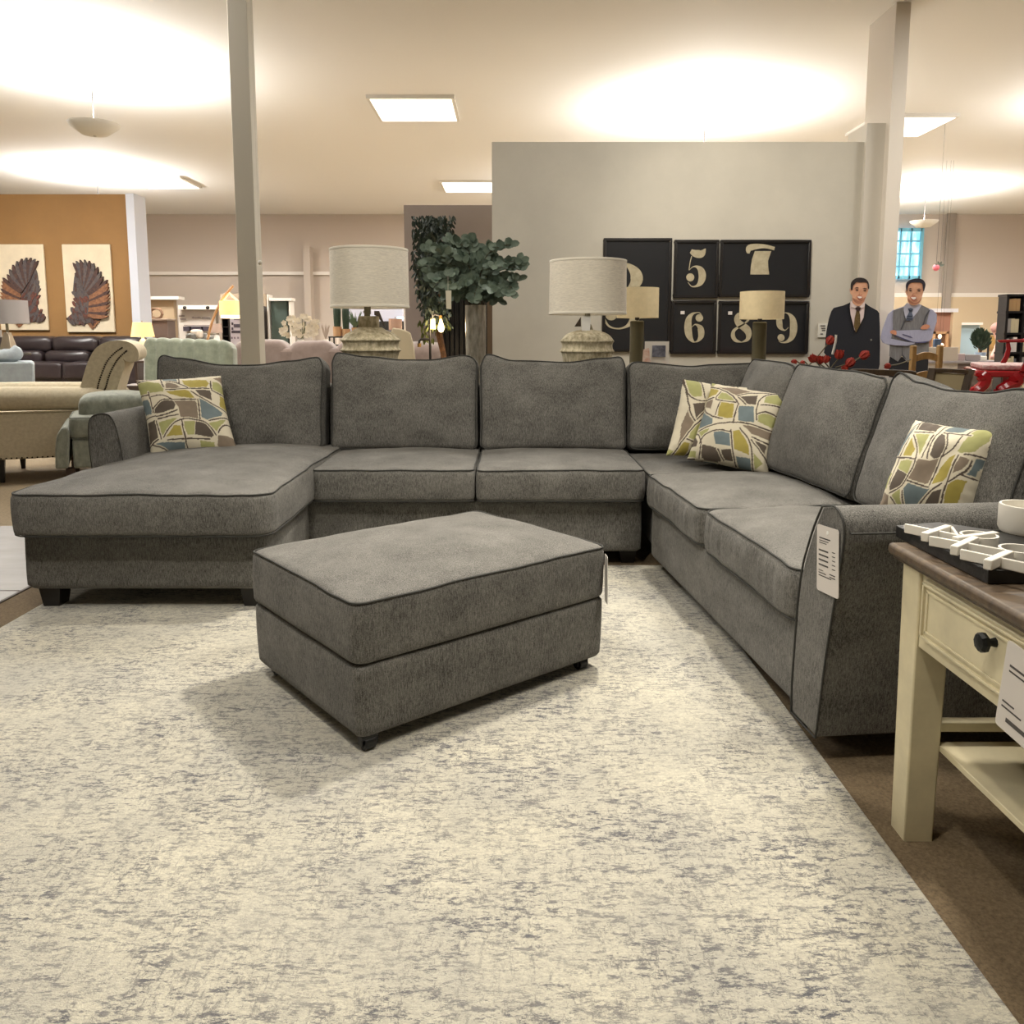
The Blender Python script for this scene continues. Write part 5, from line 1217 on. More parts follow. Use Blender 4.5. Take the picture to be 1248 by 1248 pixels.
e=bigdrum('table_lamp','unlit mauve shaded lamp before the far display wall, behind the arc lamp',264,394.5,405.5,6,7,17,mat('mauve_shade',(184,160,146),.9),zb=.7)
endtab(at(264,430,17).x,17,.7,'far dark end table carrying the mauve shaded lamp')
e=empty('tall_shelf',(at(276,410,19.8).x,19.8,0),'far black shelf unit with grey boxes between the lamps','shelf')
q=lambda x,y,Y=19.8: at(x,y,Y)
for x in (272,279.5): boxo('upright',BLACKW,q(x,0).x,q(x+.8,0).x,19.8,20.2,0,q(0,388).z,e)
for y in (388,398,409): boxo('shelf',BLACKW,q(272,0).x,q(280,0).x,19.8,20.2,q(0,y+1).z,q(0,y).z,e)
boxo('back_panel',mat('black_panel',(30,28,34),.5),q(272,0).x,q(280,0).x,20.16,20.2,0,q(0,388).z,e)
# poster
e=empty('poster_stand',(at(287,410,19).x,19,0),'white poster with dark sofa pictures standing left of the white column','poster')
pxbox('panel',mat('lilac_poster',(206,198,206),.6),280,296,386,420,19.0,.04,e,z0=.1); 
for (x0_,x1_,y0_,y1_) in ((285,293,395,399),(282,284,393,396),(282,284,399,402),(282,292.5,403,406)): pxbox('photo',mat('poster_dark',(62,52,62),.6),x0_,x1_,y0_,y1_,18.98,.02,e)
for x in (282.5,286,290): pxbox('mark',mat('poster_mark',(120,104,120),.6),x-.8,x+.8,410.5,413,18.98,.02,e)
pxbox('heading',mat('poster_mark',(120,104,120),.6),285,294,389,390,18.98,.02,e)
boxo('foot',BLACKW,at(281,0,19).x,at(295,0,19).x,18.8,19.24,0,.1,e)
# etagere right of the column
e=empty('wall_shelf',(at(318,395,20).x,20.8,0),'narrow black open shelf seen just right of the white column','shelf'); q=lambda x,y,Y=20.3: at(x,y,Y)
for x in (312,320.5): boxo('upright',mat('black_metal_shelf',(58,50,46),.5),q(x,0).x,q(x+1,0).x,20.3,20.7,0,q(0,373).z,e)
for y in (373,387,400,413): boxo('shelf',mat('black_metal_shelf',(58,50,46),.5),q(312,0).x,q(321,0).x,20.3,20.7,q(0,y+1.2).z,q(0,y).z,e)
# white flowers in a vase
Yf=11.2; FW=mat('cream_petals',(240,230,210),.7,col2=(214,202,178),vscale=30); q=lambda x,y,Y=Yf: at(x,y,Y)
zf=.95; sd=empty('tall_console',(q(366,430).x,Yf,0),'far console table carrying the white flowers behind the mauve sofa','table'); boxo('top',WD,q(330,0).x,q(400,0).x,Yf-.2,Yf+.25,zf-.04,zf,sd)
for x in (332,398):
    for yy in (Yf-.17,Yf+.22): M().box(q(x,0).x,yy,(zf-.04)/2,.05,.05,zf-.04).build('leg',WD,sd)
x=q(367,0).x; e=empty('flower_vase',(x,Yf,zf),'cream white orchid bouquet in a small white vase above the mauve sofa','flowers')
M().lathe([(.05,zf+.001),(.08,zf+.05),(.07,zf+.14),(.04,zf+.17),(.045,zf+.19)],x,Yf,24).build('vase',WHITE,e)
m=M(); sm=M(); r=random.Random(6)
for i in range(62):
    a=r.uniform(0,2*PI); k=r.random()**.5; px_=366+25*k*math.cos(a)+r.uniform(-1,1); py_=399+14*k*math.sin(a)
    if py_>408 and 352<px_<362: continue
    c=at(px_,py_,Yf+r.uniform(-.12,.12))
    if i%5==0: sm.tube([(x,Yf,zf+.15),((x+c.x)/2,Yf,zf+.25),tuple(c)],.004,5)
    for p in range(5):
        b_=2*PI*p/5+i; d=Vector((math.cos(b_),-.35,math.sin(b_))); leafmesh(m,c,d,Vector((0,-1,.1)),.042,.036,4)
m.build('blossoms',FW,e,fix=False); sm.build('stems',mat('green_stem',(88,92,60),.7),e)
# cactus pots on a black shelf
Yk=12; q=lambda x,y,Y=Yk: at(x,y,Y); KZ=q(0,410).z
e=empty('black_shelf',(q(418,430).x,Yk,0),'low black metal shelf carrying the two potted cacti behind the left stone lamp','shelf')
for x in (404,436): 
    for yy in (Yk-.1,Yk+.2): M().box(q(x,0).x,yy,KZ/2,.02,.02,KZ).build('post',BLACKW,e)
for z in (KZ-.02,KZ-.14,.4): boxo('shelf',BLACKW,q(403,0).x,q(437,0).x,Yk-.12,Yk+.22,z,z+.02 if z<KZ-.03 else KZ,e)
CAC=mat('cactus_green',(48,70,48),.6,col2=(32,50,38),vscale=20); TAN=mat('tan_pot',(202,160,118),.7)
for xc,y0_,y1_,hw,py0,py1,lab in ((412,374,400,4.7,398,409.9,'tall dark cactus in tan pot, left of the pair'),(422.5,375,402,4.5,401,409.9,'tall dark cactus in tan pot, right one, nearer the stone lamp')):
    x=q(xc,0).x; s=sc(Yk); e=empty('potted_cactus',(x,Yk,KZ),lab,'plant','potted cacti on the black shelf')
    M().lathe([(5*s,KZ+.001),(5.3*s,q(0,py0).z),(4.9*s,q(0,py0).z),(4.7*s,q(0,py0).z-.02)],x,Yk,24).build('pot',TAN,e)
    z0_=q(0,y1_).z; z1_=q(0,y0_).z; m=M(); n=40; vs=[];fs=[]; pr=[(.75,0),(.85,.2),(.95,.5),(1,.8),(.96,.93),(.7,.99),(.2,1)]
    for rr,t in pr:
        for k in range(n): a=2*PI*k/n; R_=hw*s*rr*(.88+.12*abs(math.cos(a*5))); vs.append((x+R_*math.cos(a),Yk+R_*math.sin(a),z0_-.03+(z1_-z0_+.03)*t))
    for i in range(len(pr)-1):
        for k in range(n): fs.append((i*n+k,i*n+(k+1)%n,(i+1)*n+(k+1)%n,(i+1)*n+k))
    fs.append(tuple((len(pr)-1)*n+k for k in range(n))); m._add(vs,fs); m.build('stem',CAC,e)
e=empty('spiky_plant',(q(434,0).x,Yk,KZ),'small spiky green plant right of the two cacti','plant'); m=M(); r=random.Random(2); c=Vector((q(434,0).x,Yk,KZ+.12))
for i in range(26): leafmesh(m,c,Vector((r.uniform(-.9,.5),r.uniform(-.5,.3),1)),Vector((0,-1,.1)),r.uniform(.15,.3),.016)
m.build('foliage',mat('agave_green',(92,112,82),.6),e,fix=False); M().lathe([(.05,KZ+.001),(.06,KZ+.13),(.05,KZ+.12)],c.x,Yk,20).build('pot',TAN,e)
e=empty('pampas_jar',(at(397,410,17.6).x,17.7,1.0),'dried grass bundle in a pale jar against the far panel','plant'); m=M(); c=at(397,414,17.6)
for i in range(30): leafmesh(m,c,Vector((r.uniform(-.35,.35),0,1)),Vector((0,-1,.1)),r.uniform(.2,.38),.02)
m.build('grass',mat('dried_grass',(150,134,120),.9),e,fix=False)
M().lathe([(.06,c.z-.25),(.08,c.z-.12),(.05,c.z+.01)],c.x,c.y,16).build('jar',mat('pale_jar',(206,196,186),.5),e)
c2=c; e=empty('pale_cabinet',(c.x,17.8,0),'pale low cabinet far behind the mauve sofa, under the dried grass','cabinet'); boxo('body',trw,at(388,0,17.6).x,at(408,0,17.6).x,17.4,17.95,0,c2.z-.252,e,.01); boxo('door',trw,at(389,0,17.38).x,at(407,0,17.38).x,17.38,17.4,.1,c2.z-.3,e,.005)
e=bigdrum('table_lamp','small table lamp with blush shade far behind the cream chair',482,388.5,402,8,8,12.5,mat('blush_shade',(190,156,136),.9),zb=.8)
endtab(at(482,430,12.5).x,12.5,.8,'far dark end table carrying the blush shaded lamp')
e=empty('wall_screen',(at(485,388,16.8).x,16.8,1.5),'black and bright blue monitor on the far violet wall','monitor'); pxbox('bezel',BLACKW,430,492,391.5,402,16.9,.06,e); pxbox('screen',mat('blue_screen',(170,222,236),.4,emit=.8),484,492,386,389.5,16.88,.02,e)
# hanging ornament by the column
e=empty('hanging_ornament',at(317,316,6.9),'small white round ornament hanging beside the white column','ornament'); c=at(317,320,6.9); M().ell(tuple(c),(.018,.014,.022)).build('ball',WHITE,e); M().tube([tuple(c),(c.x,c.y,CEIL-.001)],.0012,5).build('string',mat('tag_string',(200,196,184),.8),e)
# ================================================================ right side of the showroom
RED=mat('glossy_red',(176,24,34),.2,coat=.5)
# table with red tulips behind the right run
TWD=mat('dark_table_wood',(70,58,46),.7); TZ2=.86
e=empty('dining_table',(2.9,5.9,0),'dark wooden high table behind the right back cushions carrying the red tulips','table')
boxo('tabletop',TWD,1.98,2.9,5.55,6.5,TZ2-.04,TZ2,e,.006)
for x in (2.04,2.84):
    for y in (5.61,6.44): M().box(x,y,(TZ2-.04)/2,.07,.07,TZ2-.04).build('leg',TWD,e)
TUL=mat('tulip_red',(200,72,52),.6,col2=(146,34,30),vscale=30); STM=mat('grey_green_stem',(112,106,84),.7)
r=random.Random(12)
def tulip(px_,py_,dx,dy,size,Y,label,rx,ry):
    c=at(px_,py_,Y); d=Vector((dx,r.uniform(-.2,.2),-dy)).normalized(); s=size*1.15*sc(Y)
    e=empty('tulip',c,label,'flower','red tulips lying behind the sofa')
    up=Vector((0,-1,0)) if abs(d.y)<.8 else Vector((1,0,0)); a=d.cross(up).normalized(); b=d.cross(a)
    m=M(); 
    for ring_,k0,n_,op in ((1,0,3,.62),(.86,.5,3,.4)):
        for k in range(n_):
            th=2*PI*(k+k0)/n_; o_=a*math.cos(th)+b*math.sin(th); tg=(-a*math.sin(th)+b*math.cos(th)); vs=[];fs=[]
            for i,(t,rr,w) in enumerate(((0,.10,.12),(.2,.30,.34),(.5,.40,.40),(.8,.36,.30),(1,.26+op*.3,.05))):
                for j in (-1,-.5,0,.5,1):
                    cp=c-d*s*.5+d*s*t+o_*s*rr*ring_*(1-.12*j*j)+tg*s*w*j; vs.append(cp)
            for i in range(4):
                for j in range(4): q=i*5+j; fs.append((q,q+1,q+6,q+5))
            m._add(vs,fs)
    m.build('petals',TUL,e,fix=False)
    p2=at(rx,ry,Y+.1); M().tube(smoothpts([c-d*s*.45,(c+p2)/2+Vector((0,0,-.01)),p2],4),.0045,6).build('stem',STM,e)
tl=[(968,441,-.9,.2,6,5.45,1000,452),(978,442,-.5,.5,5,5.5,1003,452),(991,437,-.6,-.5,9,5.6,1008,452),(999,439,-.1,-.9,9,5.65,1010,452),(1007,438,.3,-.8,8,5.6,1012,452),(1012,415,.5,-.7,9.5,5.7,985,446),(1023,432,.1,-1,10,5.7,1010,452),(1053,433,.9,-.5,10,5.6,1018,448),(1036,442,.6,-.6,10,5.5,1010,454),(1030,449,-.2,-.3,7,5.5,1050,452),(1082,446,-.9,.2,6.5,5.9,1110,438),(1111,456,-.3,-.5,6,5.6,1120,462)]
lb=['leftmost small red tulip lying on the sofa back line below the 9','small red tulip just right of the leftmost one','dark red tulip at the left of the dense cluster','red tulip in the middle of the dense cluster','red tulip at the right of the dense cluster','tall red tulip rising over the left sleeve of the dark suited cutout','upright orange red tulip in front of the dark suit','orange red tulip pointing right in front of the dark suit','large open red tulip lying low in front of the dark suit','small pale red tulip lying lowest at the dark suit','red tulip below the elbow of the folded arms cutout','pink and white tulip below the light wooden chair']
for t_,l_ in zip(tl,lb): tulip(*t_[:6],l_,*t_[6:])
m=M(); m.tube([at(1019,408,5.55),at(1018.5,416,5.55),at(1014.5,432,5.55)],.008,6); o=m.build('paper_strip',mat('tag_white',(222,220,214),.6)); tag(o,'narrow white paper strip standing among the red tulips','paper')
# chairs
LW=mat('light_oak',(176,142,92),.5,col2=(152,118,72),vscale=9,stretch=(4,4,1)); Yo=6.9; q=lambda x,y,Y=Yo: at(x,y,Y)
e=empty('ladderback_chair',(q(1130,460).x,Yo,0),'light oak ladderback chair in front of the folded arms cutout','chair')
for x,yt in ((1114.5,421),(1147,420.5)):
    a=q(x,0).x; M().bb(a-.024,a+.024,Yo,Yo+.045,0,q(0,yt).z).build('back_post',LW,e,bevel=.012,bseg=3)
def rail(y0_,y1_,arch):
    xs=[1117+28*i/8 for i in range(9)]; up=[(x,y0_-arch*math.sin(PI*i/8)) for i,x in enumerate(xs)]; dn=[(x,y1_-arch*.8*math.sin(PI*i/8)) for i,x in enumerate(xs)]
    pl=[(q(*p).x,q(*p).z) for p in up+dn[::-1]]; M().prism(pl,Yo+.01,Yo+.035).build('slat',LW,e,bevel=.003)
rail(433,441,4); rail(456,464,4)
boxo('seat',LW,q(1113,0).x,q(1149,0).x,Yo-.38,Yo+.04,.44,.47,e,.01)
for x in (1115,1147): M().box(q(x,0).x,Yo-.34,.22,.04,.04,.44).build('leg',LW,e)
DK2=mat('dark_oak',(84,68,50),.5,col2=(64,50,38),vscale=9,stretch=(4,4,1)); BSE=mat('beige_seatback',(182,168,134),.85)
Yp=4.4
q=lambda x,y,Y=Yp: at(x,y,Y)
e=empty('dining_chair',(q(1150,470).x,Yp,0),'dark wooden dining chair with cream back panel behind the right back cushions','chair')
for x0_,y0_,x1_,y1_ in ((1137,449,1131,478),(1183,450,1175,480)):
    a=q(x0_,y0_); b=q(x1_,y1_); d=(b-a); b2=a+d*( (a.z-0)/(a.z-b.z) ); b2.x=a.x+(b.x-a.x)*1.6
    M().tube([a,b,Vector((b2.x,Yp-.02,0))],.024,4).build('back_post',DK2,e,smooth=False)
pl=[(1137,448.5),(1160,449.5),(1183,451),(1182,456),(1160,454.5),(1137,454)]; M().prism([(q(*p).x,q(*p).z) for p in pl],Yp-.01,Yp+.03).build('top_rail',DK2,e,bevel=.004)
pl=[(1136,454),(1160,455),(1178,456.5),(1174,482),(1132,482)]; M().prism([(q(*p).x,q(*p).z) for p in pl],Yp,Yp+.02).build('back_panel',BSE,e,bevel=.004)
boxo('seat',BSE,q(1131,0).x,q(1178,0).x,Yp+.05,Yp+.45,.45,.5,e,.02)
for x in (1134,1174): M().box(q(x,0).x,Yp+.4,.225,.04,.04,.45).build('leg',DK2,e)
Yp2=5.05; q=lambda x,y,Y=Yp2: at(x,y,Y)
e=empty('dining_chair',(q(1070,470).x,Yp2,0),'dark wooden chair with plain curved top rail below the dark suited cutout','chair')
pl=[(1038,450),(1050,449.5),(1080,450.5),(1110,451.5),(1117,453),(1115,461),(1080,458),(1043,456)]
M().prism([(q(*p).x,q(*p).z) for p in pl],Yp2-.01,Yp2+.03).build('top_rail',DK2,e,bevel=.005)
for x in (1044,1110): M().box(q(x,0).x,Yp2+.01,q(0,455).z/2,.04,.04,q(0,455).z).build('back_post',DK2,e)
boxo('seat',BSE,q(1046,0).x,q(1110,0).x,Yp2+.04,Yp2+.42,.45,.5,e,.02)
for x in (1048,1108): M().box(q(x,0).x,Yp2+.38,.225,.04,.04,.45).build('leg',DK2,e)
# red glossy chair
Yr=5.2; q=lambda x,y,Y=Yr: at(x,y,Y)
e=empty('red_chair',(q(1225,470).x,Yr,0),'glossy red carved wooden armchair with patterned seat at the right edge','chair')
def rt(pts,rr,nm,Y=Yr,n=8): M().tube(smoothpts([at(x,y,Y) for x,y in pts],4),rr,n).build(nm,RED,e)
m=M(); pl=[(1209.5,414.5),(1225,413.5),(1243,412.5),(1290,412),(1290,416),(1243,417),(1212,417.5)]; m.prism([(q(*p,Yr-.33).x,q(*p,Yr-.33).z) for p in pl],Yr-.36,Yr-.30); m.build('arm',RED,e,bevel=.006)
pl=[(1219,416),(1223,416),(1224.5,425),(1222,436),(1219,442),(1213,442),(1217,434),(1219.5,425)]; M().prism([(q(*p,Yr-.33).x,q(*p,Yr-.33).z) for p in pl],Yr-.35,Yr-.31).build('arm_support',RED,e,bevel=.006)
pl=[(1242,414),(1249,414),(1250,424),(1246,440),(1240,452),(1234,452),(1241,438),(1245,424)]; M().prism([(q(*p,Yr-.35).x,q(*p,Yr-.35).z) for p in pl],Yr-.38,Yr-.33).build('arm_support',RED,e,bevel=.006)
za=q(0,449,Yr-.1).z; zb_=q(0,457,Yr-.1).z
boxo('apron',RED,q(1191,0,Yr-.35).x,q(1300,0).x,Yr-.36,Yr+.35,zb_,za-.002,e,.01)
seat=M().bb(q(1192,0,Yr-.3).x,q(1295,0).x,Yr-.33,Yr+.33,za,za+.03).build('seat_pad',mat('pink_white_seat',(226,206,200),.5,col2=(176,90,96),vscale=30),e,bevel=.01)
for (pts) in ([(1194,456),(1199,462),(1196,470),(1188,478),(1184,492)],[(1226,456),(1232,464),(1222,470),(1214,476),(1211,492)]):
    w=[q(x,y,Yr-.34) for x,y in pts]; w.append(Vector((w[-1].x-.02,w[-1].y,.0))); M().tube(smoothpts(w,4),[.036,.038,.040,.040,.038]+[.036]*4+[.034]*4+[.03]*4+[.028]*3+[.025],8).build('leg',RED,e)
for x in (1200,1290): M().box(q(x,0).x,Yr+.3,zb_/2,.05,.05,zb_).build('leg',RED,e)
spin(e,1192,Yr-.35,-24)
# back of the chair beyond the frame
# tall black bookcase with books
Yk2=11.5; q=lambda x,y,Y=Yk2: at(x,y,Y); BC=mat('black_lacquer',(26,25,28),.4)
e=empty('bookcase',(q(1250,440).x,Yk2,0),'tall black open bookcase with pale books at the right edge','bookcase')
xl,xm,xr=q(1224,0).x,q(1244.5,0).x,q(1268,0).x
for x in (xl,xm,xr): boxo('upright',BC,x-.018,x+.018,Yk2,Yk2+.2,0,q(0,358.5).z,e)
SHY=(358.5,379,405.5,429,452,476)
for y in SHY: z=q(0,y).z; boxo('shelf',BC,xl-.03,xr+.03,Yk2-.01,Yk2+.2,z-.03,z,e)
boxo('back_panel',BC,xl,xr,Yk2+.18,Yk2+.2,.02,q(0,359).z,e)
bms=[mat('book_white',(206,200,200),.6),mat('book_cream',(190,180,152),.6),mat('book_grey',(140,136,134),.6),mat('book_tan',(168,136,96),.6),mat('book_slate',(84,88,96),.6)]
r=random.Random(5); cnt=0
cn=['white','cream','grey','tan','dark slate']; rown=['top','second','third','fourth','bottom']
for si in range(1,6):
    zb3=q(0,SHY[si]).z; zt5=q(0,SHY[si-1]).z-.05
    for (xa_,xb_,side) in ((xl+.03,xm-.03,'left'),(xm+.03,xr-.03,'right')):
        x=xa_; k=0
        while x<xb_-.05:
            w=min(r.uniform(.035,.06),xb_-x)
            ci=3 if si==1 and k<4 else r.choice((0,0,1,1,2,4)); h=(zt5-zb3)*r.uniform(.72,.95)
            o=M().bb(x,x+w-.003,Yk2+.02,Yk2+.17,zb3+.0005,zb3+h).build('book',bms[ci],smooth=False)
            o['label']='%s book standing upright on the %s shelf of the black bookcase, %s bay'%(cn[ci],rown[si-1],side); o['category']='book'; o['group']='%s books on the %s shelf, %s bay'%(cn[ci],rown[si-1],side)
            x+=w; k+=1
# brown and blue partitions beyond the cutouts
boxo_=struct(pxbox('wall_rose',mat('rose_brown_wall',(160,116,98),.85),1118,1162,380,470,17.5,.2,z0=0))
struct(pxbox('trim_18',mat('pale_cap',(222,220,226),.6),1120,1168,376,380.5,17.4,.4)); struct(pxbox('trim_19',tn,1162,1167,380.5,470,17.4,.4,z0=0))
struct(pxbox('wall_blue',mat('pale_blue_wall',(166,190,204),.85),1167,1189,395.5,470,18.5,.2,z0=0)); struct(pxbox('trim_20',trw,1167,1198,393,396,18.4,.4))
e=empty('framed_mirror',(at(1142,410,17.3).x,17.35,1.2),'tan wooden framed mirror leaning on the rose brown partition','mirror'); a=at(1138,404,17.3); b=at(1155,432,17.3); w=.05
m=M(); m.bb(a.x,b.x,17.3,17.38,a.z-w,a.z); m.bb(b.x-w,b.x,17.3,17.38,b.z,a.z); m.bb(a.x,a.x+w,17.3,17.38,b.z,a.z); m.bb(a.x,b.x,17.3,17.38,b.z,b.z+w); m.build('frame',mat('tan_frame',(190,150,110),.5),e,smooth=False); M().bb(a.x,b.x,17.35,17.37,b.z,a.z).build('glass',mat('mirror_brown',(150,112,86),.2,metal=.5),e,smooth=False)
for i,(x,y) in enumerate(((1140,416),(1145.5,410),(1148,421))):
    w=at(x,y,16.8); M().bb(0,.01,0,.01,0,.01); o=M().ell(tuple(w),(.035,.035,.05)).build('hanging_bulb',mat('warm_bulb',(255,214,176),.4,emit=1.2)); p2=M().tube([tuple(w),(w.x,w.y,CEIL-.001)],.002,4).build('cord',BLACKW,o,world=False); tag(o,('small glowing warm bulb, left of the three beside the folded elbow','small glowing warm bulb, top of the three beside the folded elbow','small glowing warm bulb, lowest of the three beside the folded elbow')[i],'bulb','warm bulbs beyond the folded arms cutout')
# service desk
Yd2=13; q=lambda x,y,Y=Yd2: at(x,y,Y); DZ=q(0,440).z; GD=mat('grey_desk',(120,108,106),.6)
e=empty('service_desk',(q(1180,460).x,Yd2,0),'grey service desk with computers beyond the oak chair','desk')
boxo('worktop',mat('grey_worktop',(150,144,146),.4),q(1128,0).x,q(1232,0).x,Yd2,Yd2+.8,DZ-.04,DZ,e,.005); boxo('front',GD,q(1170,0).x,q(1230,0).x,Yd2+.05,Yd2+.1,0,DZ-.04,e); boxo('drawers',mat('beige_drawers',(186,176,164),.6),q(1130,0).x,q(1170,0).x,Yd2+.04,Yd2+.7,0,DZ-.04,e,.005)
for k in range(3): boxo('drawer',mat('beige_drawers',(186,176,164),.6),q(1131,0).x,q(1169,0).x,Yd2+.02,Yd2+.04,.08+.32*k,.08+.32*k+.28,e,.004)
boxo('side',GD,q(1226,0).x,q(1230,0).x,Yd2+.05,Yd2+.75,0,DZ-.04,e)
def dsk(nm,m_,x0_,x1_,y0_,lab,cat,dy=.2,dp=.06,group=None):
    e=empty(nm,(q((x0_+x1_)/2,0).x,Yd2+dy,DZ),lab,cat,group); boxo('body',m_,q(x0_,0).x,q(x1_,0).x,Yd2+dy,Yd2+dy+dp,DZ+.001,at(0,y0_,Yd2+dy).z,e,.01); return e
e=dsk('monitor',BLACKW,1130,1143,424,'computer monitor with bright blue screen right of the grey waistcoat','monitor'); pxbox('screen',mat('bright_blue_screen',(70,150,222),.3,emit=.9),1131,1141.5,425,433,Yd2+.185,.012,e)
dsk('bottle',mat('blue_bottle',(126,138,172),.3),1151.5,1158,428,'blue grey bottle on the service desk right of the oak chair','bottle',.15,.08)
dsk('printer',mat('white_plastic',(220,214,212),.5),1158.5,1166,429,'small white and black office machine on the service desk','machine',.3,.2)
dsk('box',mat('tan_box',(186,168,148),.7),1167,1181,423.5,'tan cardboard box on the service desk','box',.5,.2)
dsk('privacy_screen',mat('pinkish_panel',(176,158,160),.7),1164,1179,431,'low pinkish panel standing on the service desk front','panel',.05,.03)
dsk('privacy_screen',mat('grey_panel',(150,144,146),.7),1179.5,1198,432,'low grey panel standing on the service desk below the plant','panel',.05,.03)
dsk('monitor',mat('navy_screen',(58,74,96),.4),1166.5,1176,413,'dark navy monitor back in front of the pale blue partition','monitor',.73,.05)
dsk('paper_stack',WHITE,1199,1208,434,'pile of white papers on the desk beside the bending person','paper',.1,.2)
c=at(1195,428,Yd2+.4); e=empty('desk_plant',(c.x,c.y,DZ),'bushy dark green plant in a small pot on the service desk','plant'); m=M(); r=random.Random(9)
for i in range(420):
    a=r.uniform(0,2*PI); k=r.random()**.5; p=at(1195+10*k*math.cos(a),417+11.5*k*math.sin(a)-1,Yd2+.4+r.uniform(-.12,.12)); d=(p-c)+Vector((r.uniform(-.05,.05),-.05,.05)); leafmesh(m,p,d,Vector((r.uniform(-.5,.5),-1,.2)),.09,.022)
m.build('foliage',mat('bushy_green',(58,78,56),.6,col2=(34,50,38),vscale=20),e,fix=False); m=M(); 
for k in range(6): m.tube([(c.x,c.y,DZ+.1),(c.x+.03*(k-2.5),c.y,DZ+.3)],.006,5)
m.build('stems',BARK,e); M().lathe([(.07,DZ+.001),(.09,DZ+.13),(.08,DZ+.12)],c.x,c.y,20).build('pot',mat('blue_pot',(150,168,190),.5),e)
# bending person at the desk (one skinned body)
Yh=13.95
def P3(x,y,dy=0): v=at(x,y,Yh+dy); return v
def skin(name,verts,edges,rad,m_,parent,sub=2):
    me=bpy.data.meshes.new(name); me.from_pydata([tuple(v-parent.location) for v in verts],edges,[]); me.update(); o=bpy.data.objects.new(name,me); C.objects.link(o); o.parent=parent
    o.modifiers.new('skin','SKIN'); 
    for i,rv in enumerate(rad): me.skin_vertices[0].data[i].radius=(rv,rv)
    me.skin_vertices[0].data[0].use_root=True
    s_=o.modifiers.new('sub','SUBSURF'); s_.levels=sub; s_.render_levels=sub; me.materials.append(m_); 
    for p_ in me.polygons: p_.use_smooth=True
    return o
g=at(1228,440,Yh); pe=empty('person',(g.x,Yh,0),'person in a cream patterned top bending over the desk, half hidden by red chair','person')
SKN=mat('skin',(196,150,136),.6)
hip=Vector((g.x+.12,Yh,.92)); ch=P3(1219,414); nk=P3(1216,407); hd=P3(1215,402)
vs=[hip,(hip+ch)/2,ch,nk,hd, P3(1221,418,-.18),P3(1214,427,-.3),P3(1208,437,-.4), P3(1222,417,.15),P3(1216,428,.1),P3(1210,437,-.1),
    hip+Vector((-.05,-.1,-.05)),Vector((hip.x-.03,Yh-.1,.48)),Vector((hip.x,Yh-.1,.05)), hip+Vector((-.05,.1,-.05)),Vector((hip.x-.03,Yh+.1,.48)),Vector((hip.x,Yh+.1,.05))]
ed=[(0,1),(1,2),(2,3),(3,4),(2,5),(5,6),(6,7),(2,8),(8,9),(9,10),(0,11),(11,12),(12,13),(0,14),(14,15),(15,16)]
skin('body',vs,ed,[.15,.16,.16,.06,.09,.07,.05,.035,.07,.05,.035,.1,.07,.05,.1,.07,.05],SKN,pe)
top=[hip+Vector((-.02,0,.05)),(hip+ch)/2+Vector((0,0,.02)),ch,P3(1221,418,-.18),P3(1215,426,-.29),P3(1222,417,.15),P3(1217,426,.1)]
skin('cream_top',top,[(0,1),(1,2),(2,3),(3,4),(2,5),(5,6)],[.18,.185,.18,.09,.07,.09,.07],mat('cream_patterned_cloth',(214,196,186),.8,col2=(190,160,152),vscale=40),pe)
skin('trousers',[hip,hip+Vector((-.05,-.1,-.08)),Vector((hip.x-.03,Yh-.1,.48)),Vector((hip.x,Yh-.1,.1)),hip+Vector((-.05,.1,-.08)),Vector((hip.x-.03,Yh+.1,.48)),Vector((hip.x,Yh+.1,.1))],[(0,1),(1,2),(2,3),(0,4),(4,5),(5,6)],[.17,.12,.09,.07,.12,.09,.07],mat('dark_cloth',(52,46,54),.8),pe)
M().ell((hd.x+.02,hd.y+.01,hd.z+.03),(.115,.11,.10)).build('hair',mat('rosy_brown_hair',(176,132,122),.8),pe)
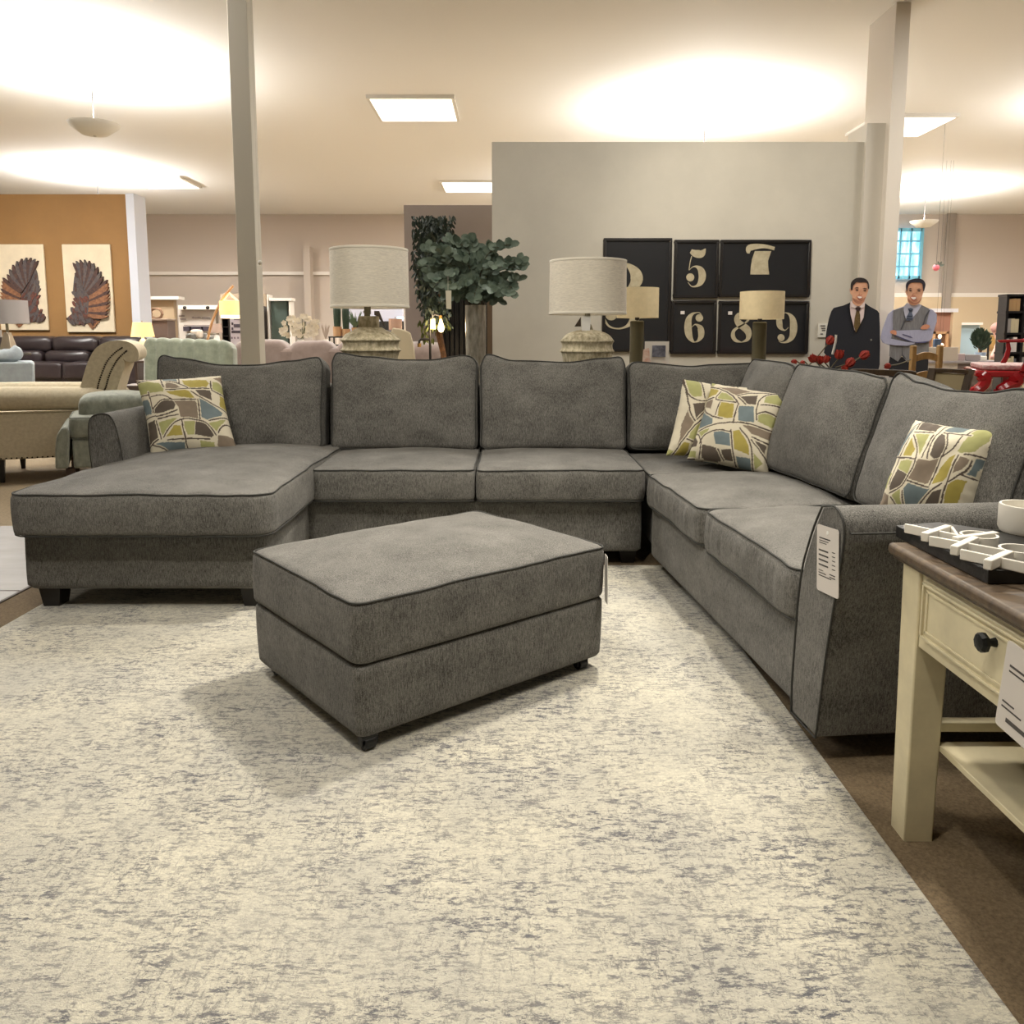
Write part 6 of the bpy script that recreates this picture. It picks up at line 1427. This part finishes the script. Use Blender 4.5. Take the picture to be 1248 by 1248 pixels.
e=empty('clothes_rack',(at(1204,410,14.5).x,14.5,0),'thin black rack frame with a yellow print behind the bending person','rack')
q=lambda x,y,Y=14.5: at(x,y,Y)
m=M(); m.cyl((q(1204,0).x,14.5,0),(q(1204,0).x,14.5,q(0,407).z),.02,n=8); m.cyl((q(1222,0).x,14.5,0),(q(1222,0).x,14.5,q(0,407).z),.02,n=8); m.cyl((q(1204,0).x,14.5,q(0,407).z),(q(1222,0).x,14.5,q(0,407).z),.015,n=8); m.build('frame',BLACKW,e)
a=q(1206,409);b=q(1216,428); M().bb(a.x,b.x,14.48,14.5,b.z,a.z).build('print',mat('ochre_print',(206,168,96),.7,col2=(170,130,90),vscale=8),e,smooth=False)
# red hanging ornament
c=at(1141,326,14); e=empty('hanging_ornament',c,'small pink red ornament hanging on a string beside the bright window','ornament')
M().ell(tuple(c),(.055,.05,.06)).build('ball',mat('pink_red',(226,110,124),.4),e); m=M(); 
for k in range(4): leafmesh(m,c+Vector((.03,-.03,.02)),Vector((math.cos(k),-.2,math.sin(k)+.3)),Vector((0,-1,.2)),.09,.04)
m.build('leaves',mat('dark_leaf',(88,96,84),.6),e,fix=False); M().tube([tuple(c),(c.x,c.y,CEIL-.001)],.0025,5).build('string',BLACKW,e)
# ================================================================ camera, render look
cam=bpy.data.cameras.new('camera'); co=bpy.data.objects.new('camera',cam); C.objects.link(co); co.location=(0,0,H); co.rotation_euler=(PI/2-TH,0,0)
cam.sensor_width=36; cam.sensor_fit='HORIZONTAL'; cam.lens=36*F/1248; cam.shift_x=0; cam.shift_y=-(624-CY)/1248; cam.clip_end=100; cam.clip_start=.05
sc_=bpy.context.scene; sc_.camera=co
w=bpy.data.worlds.new('world'); sc_.world=w; w.use_nodes=True; w.node_tree.nodes['Background'].inputs[0].default_value=(.8,.85,1,1); w.node_tree.nodes['Background'].inputs[1].default_value=.3
sc_.view_settings.view_transform='Standard'; sc_.view_settings.look='None'; sc_.view_settings.gamma=1; sc_.view_settings.use_curve_mapping=False; sc_.view_settings.exposure=.45
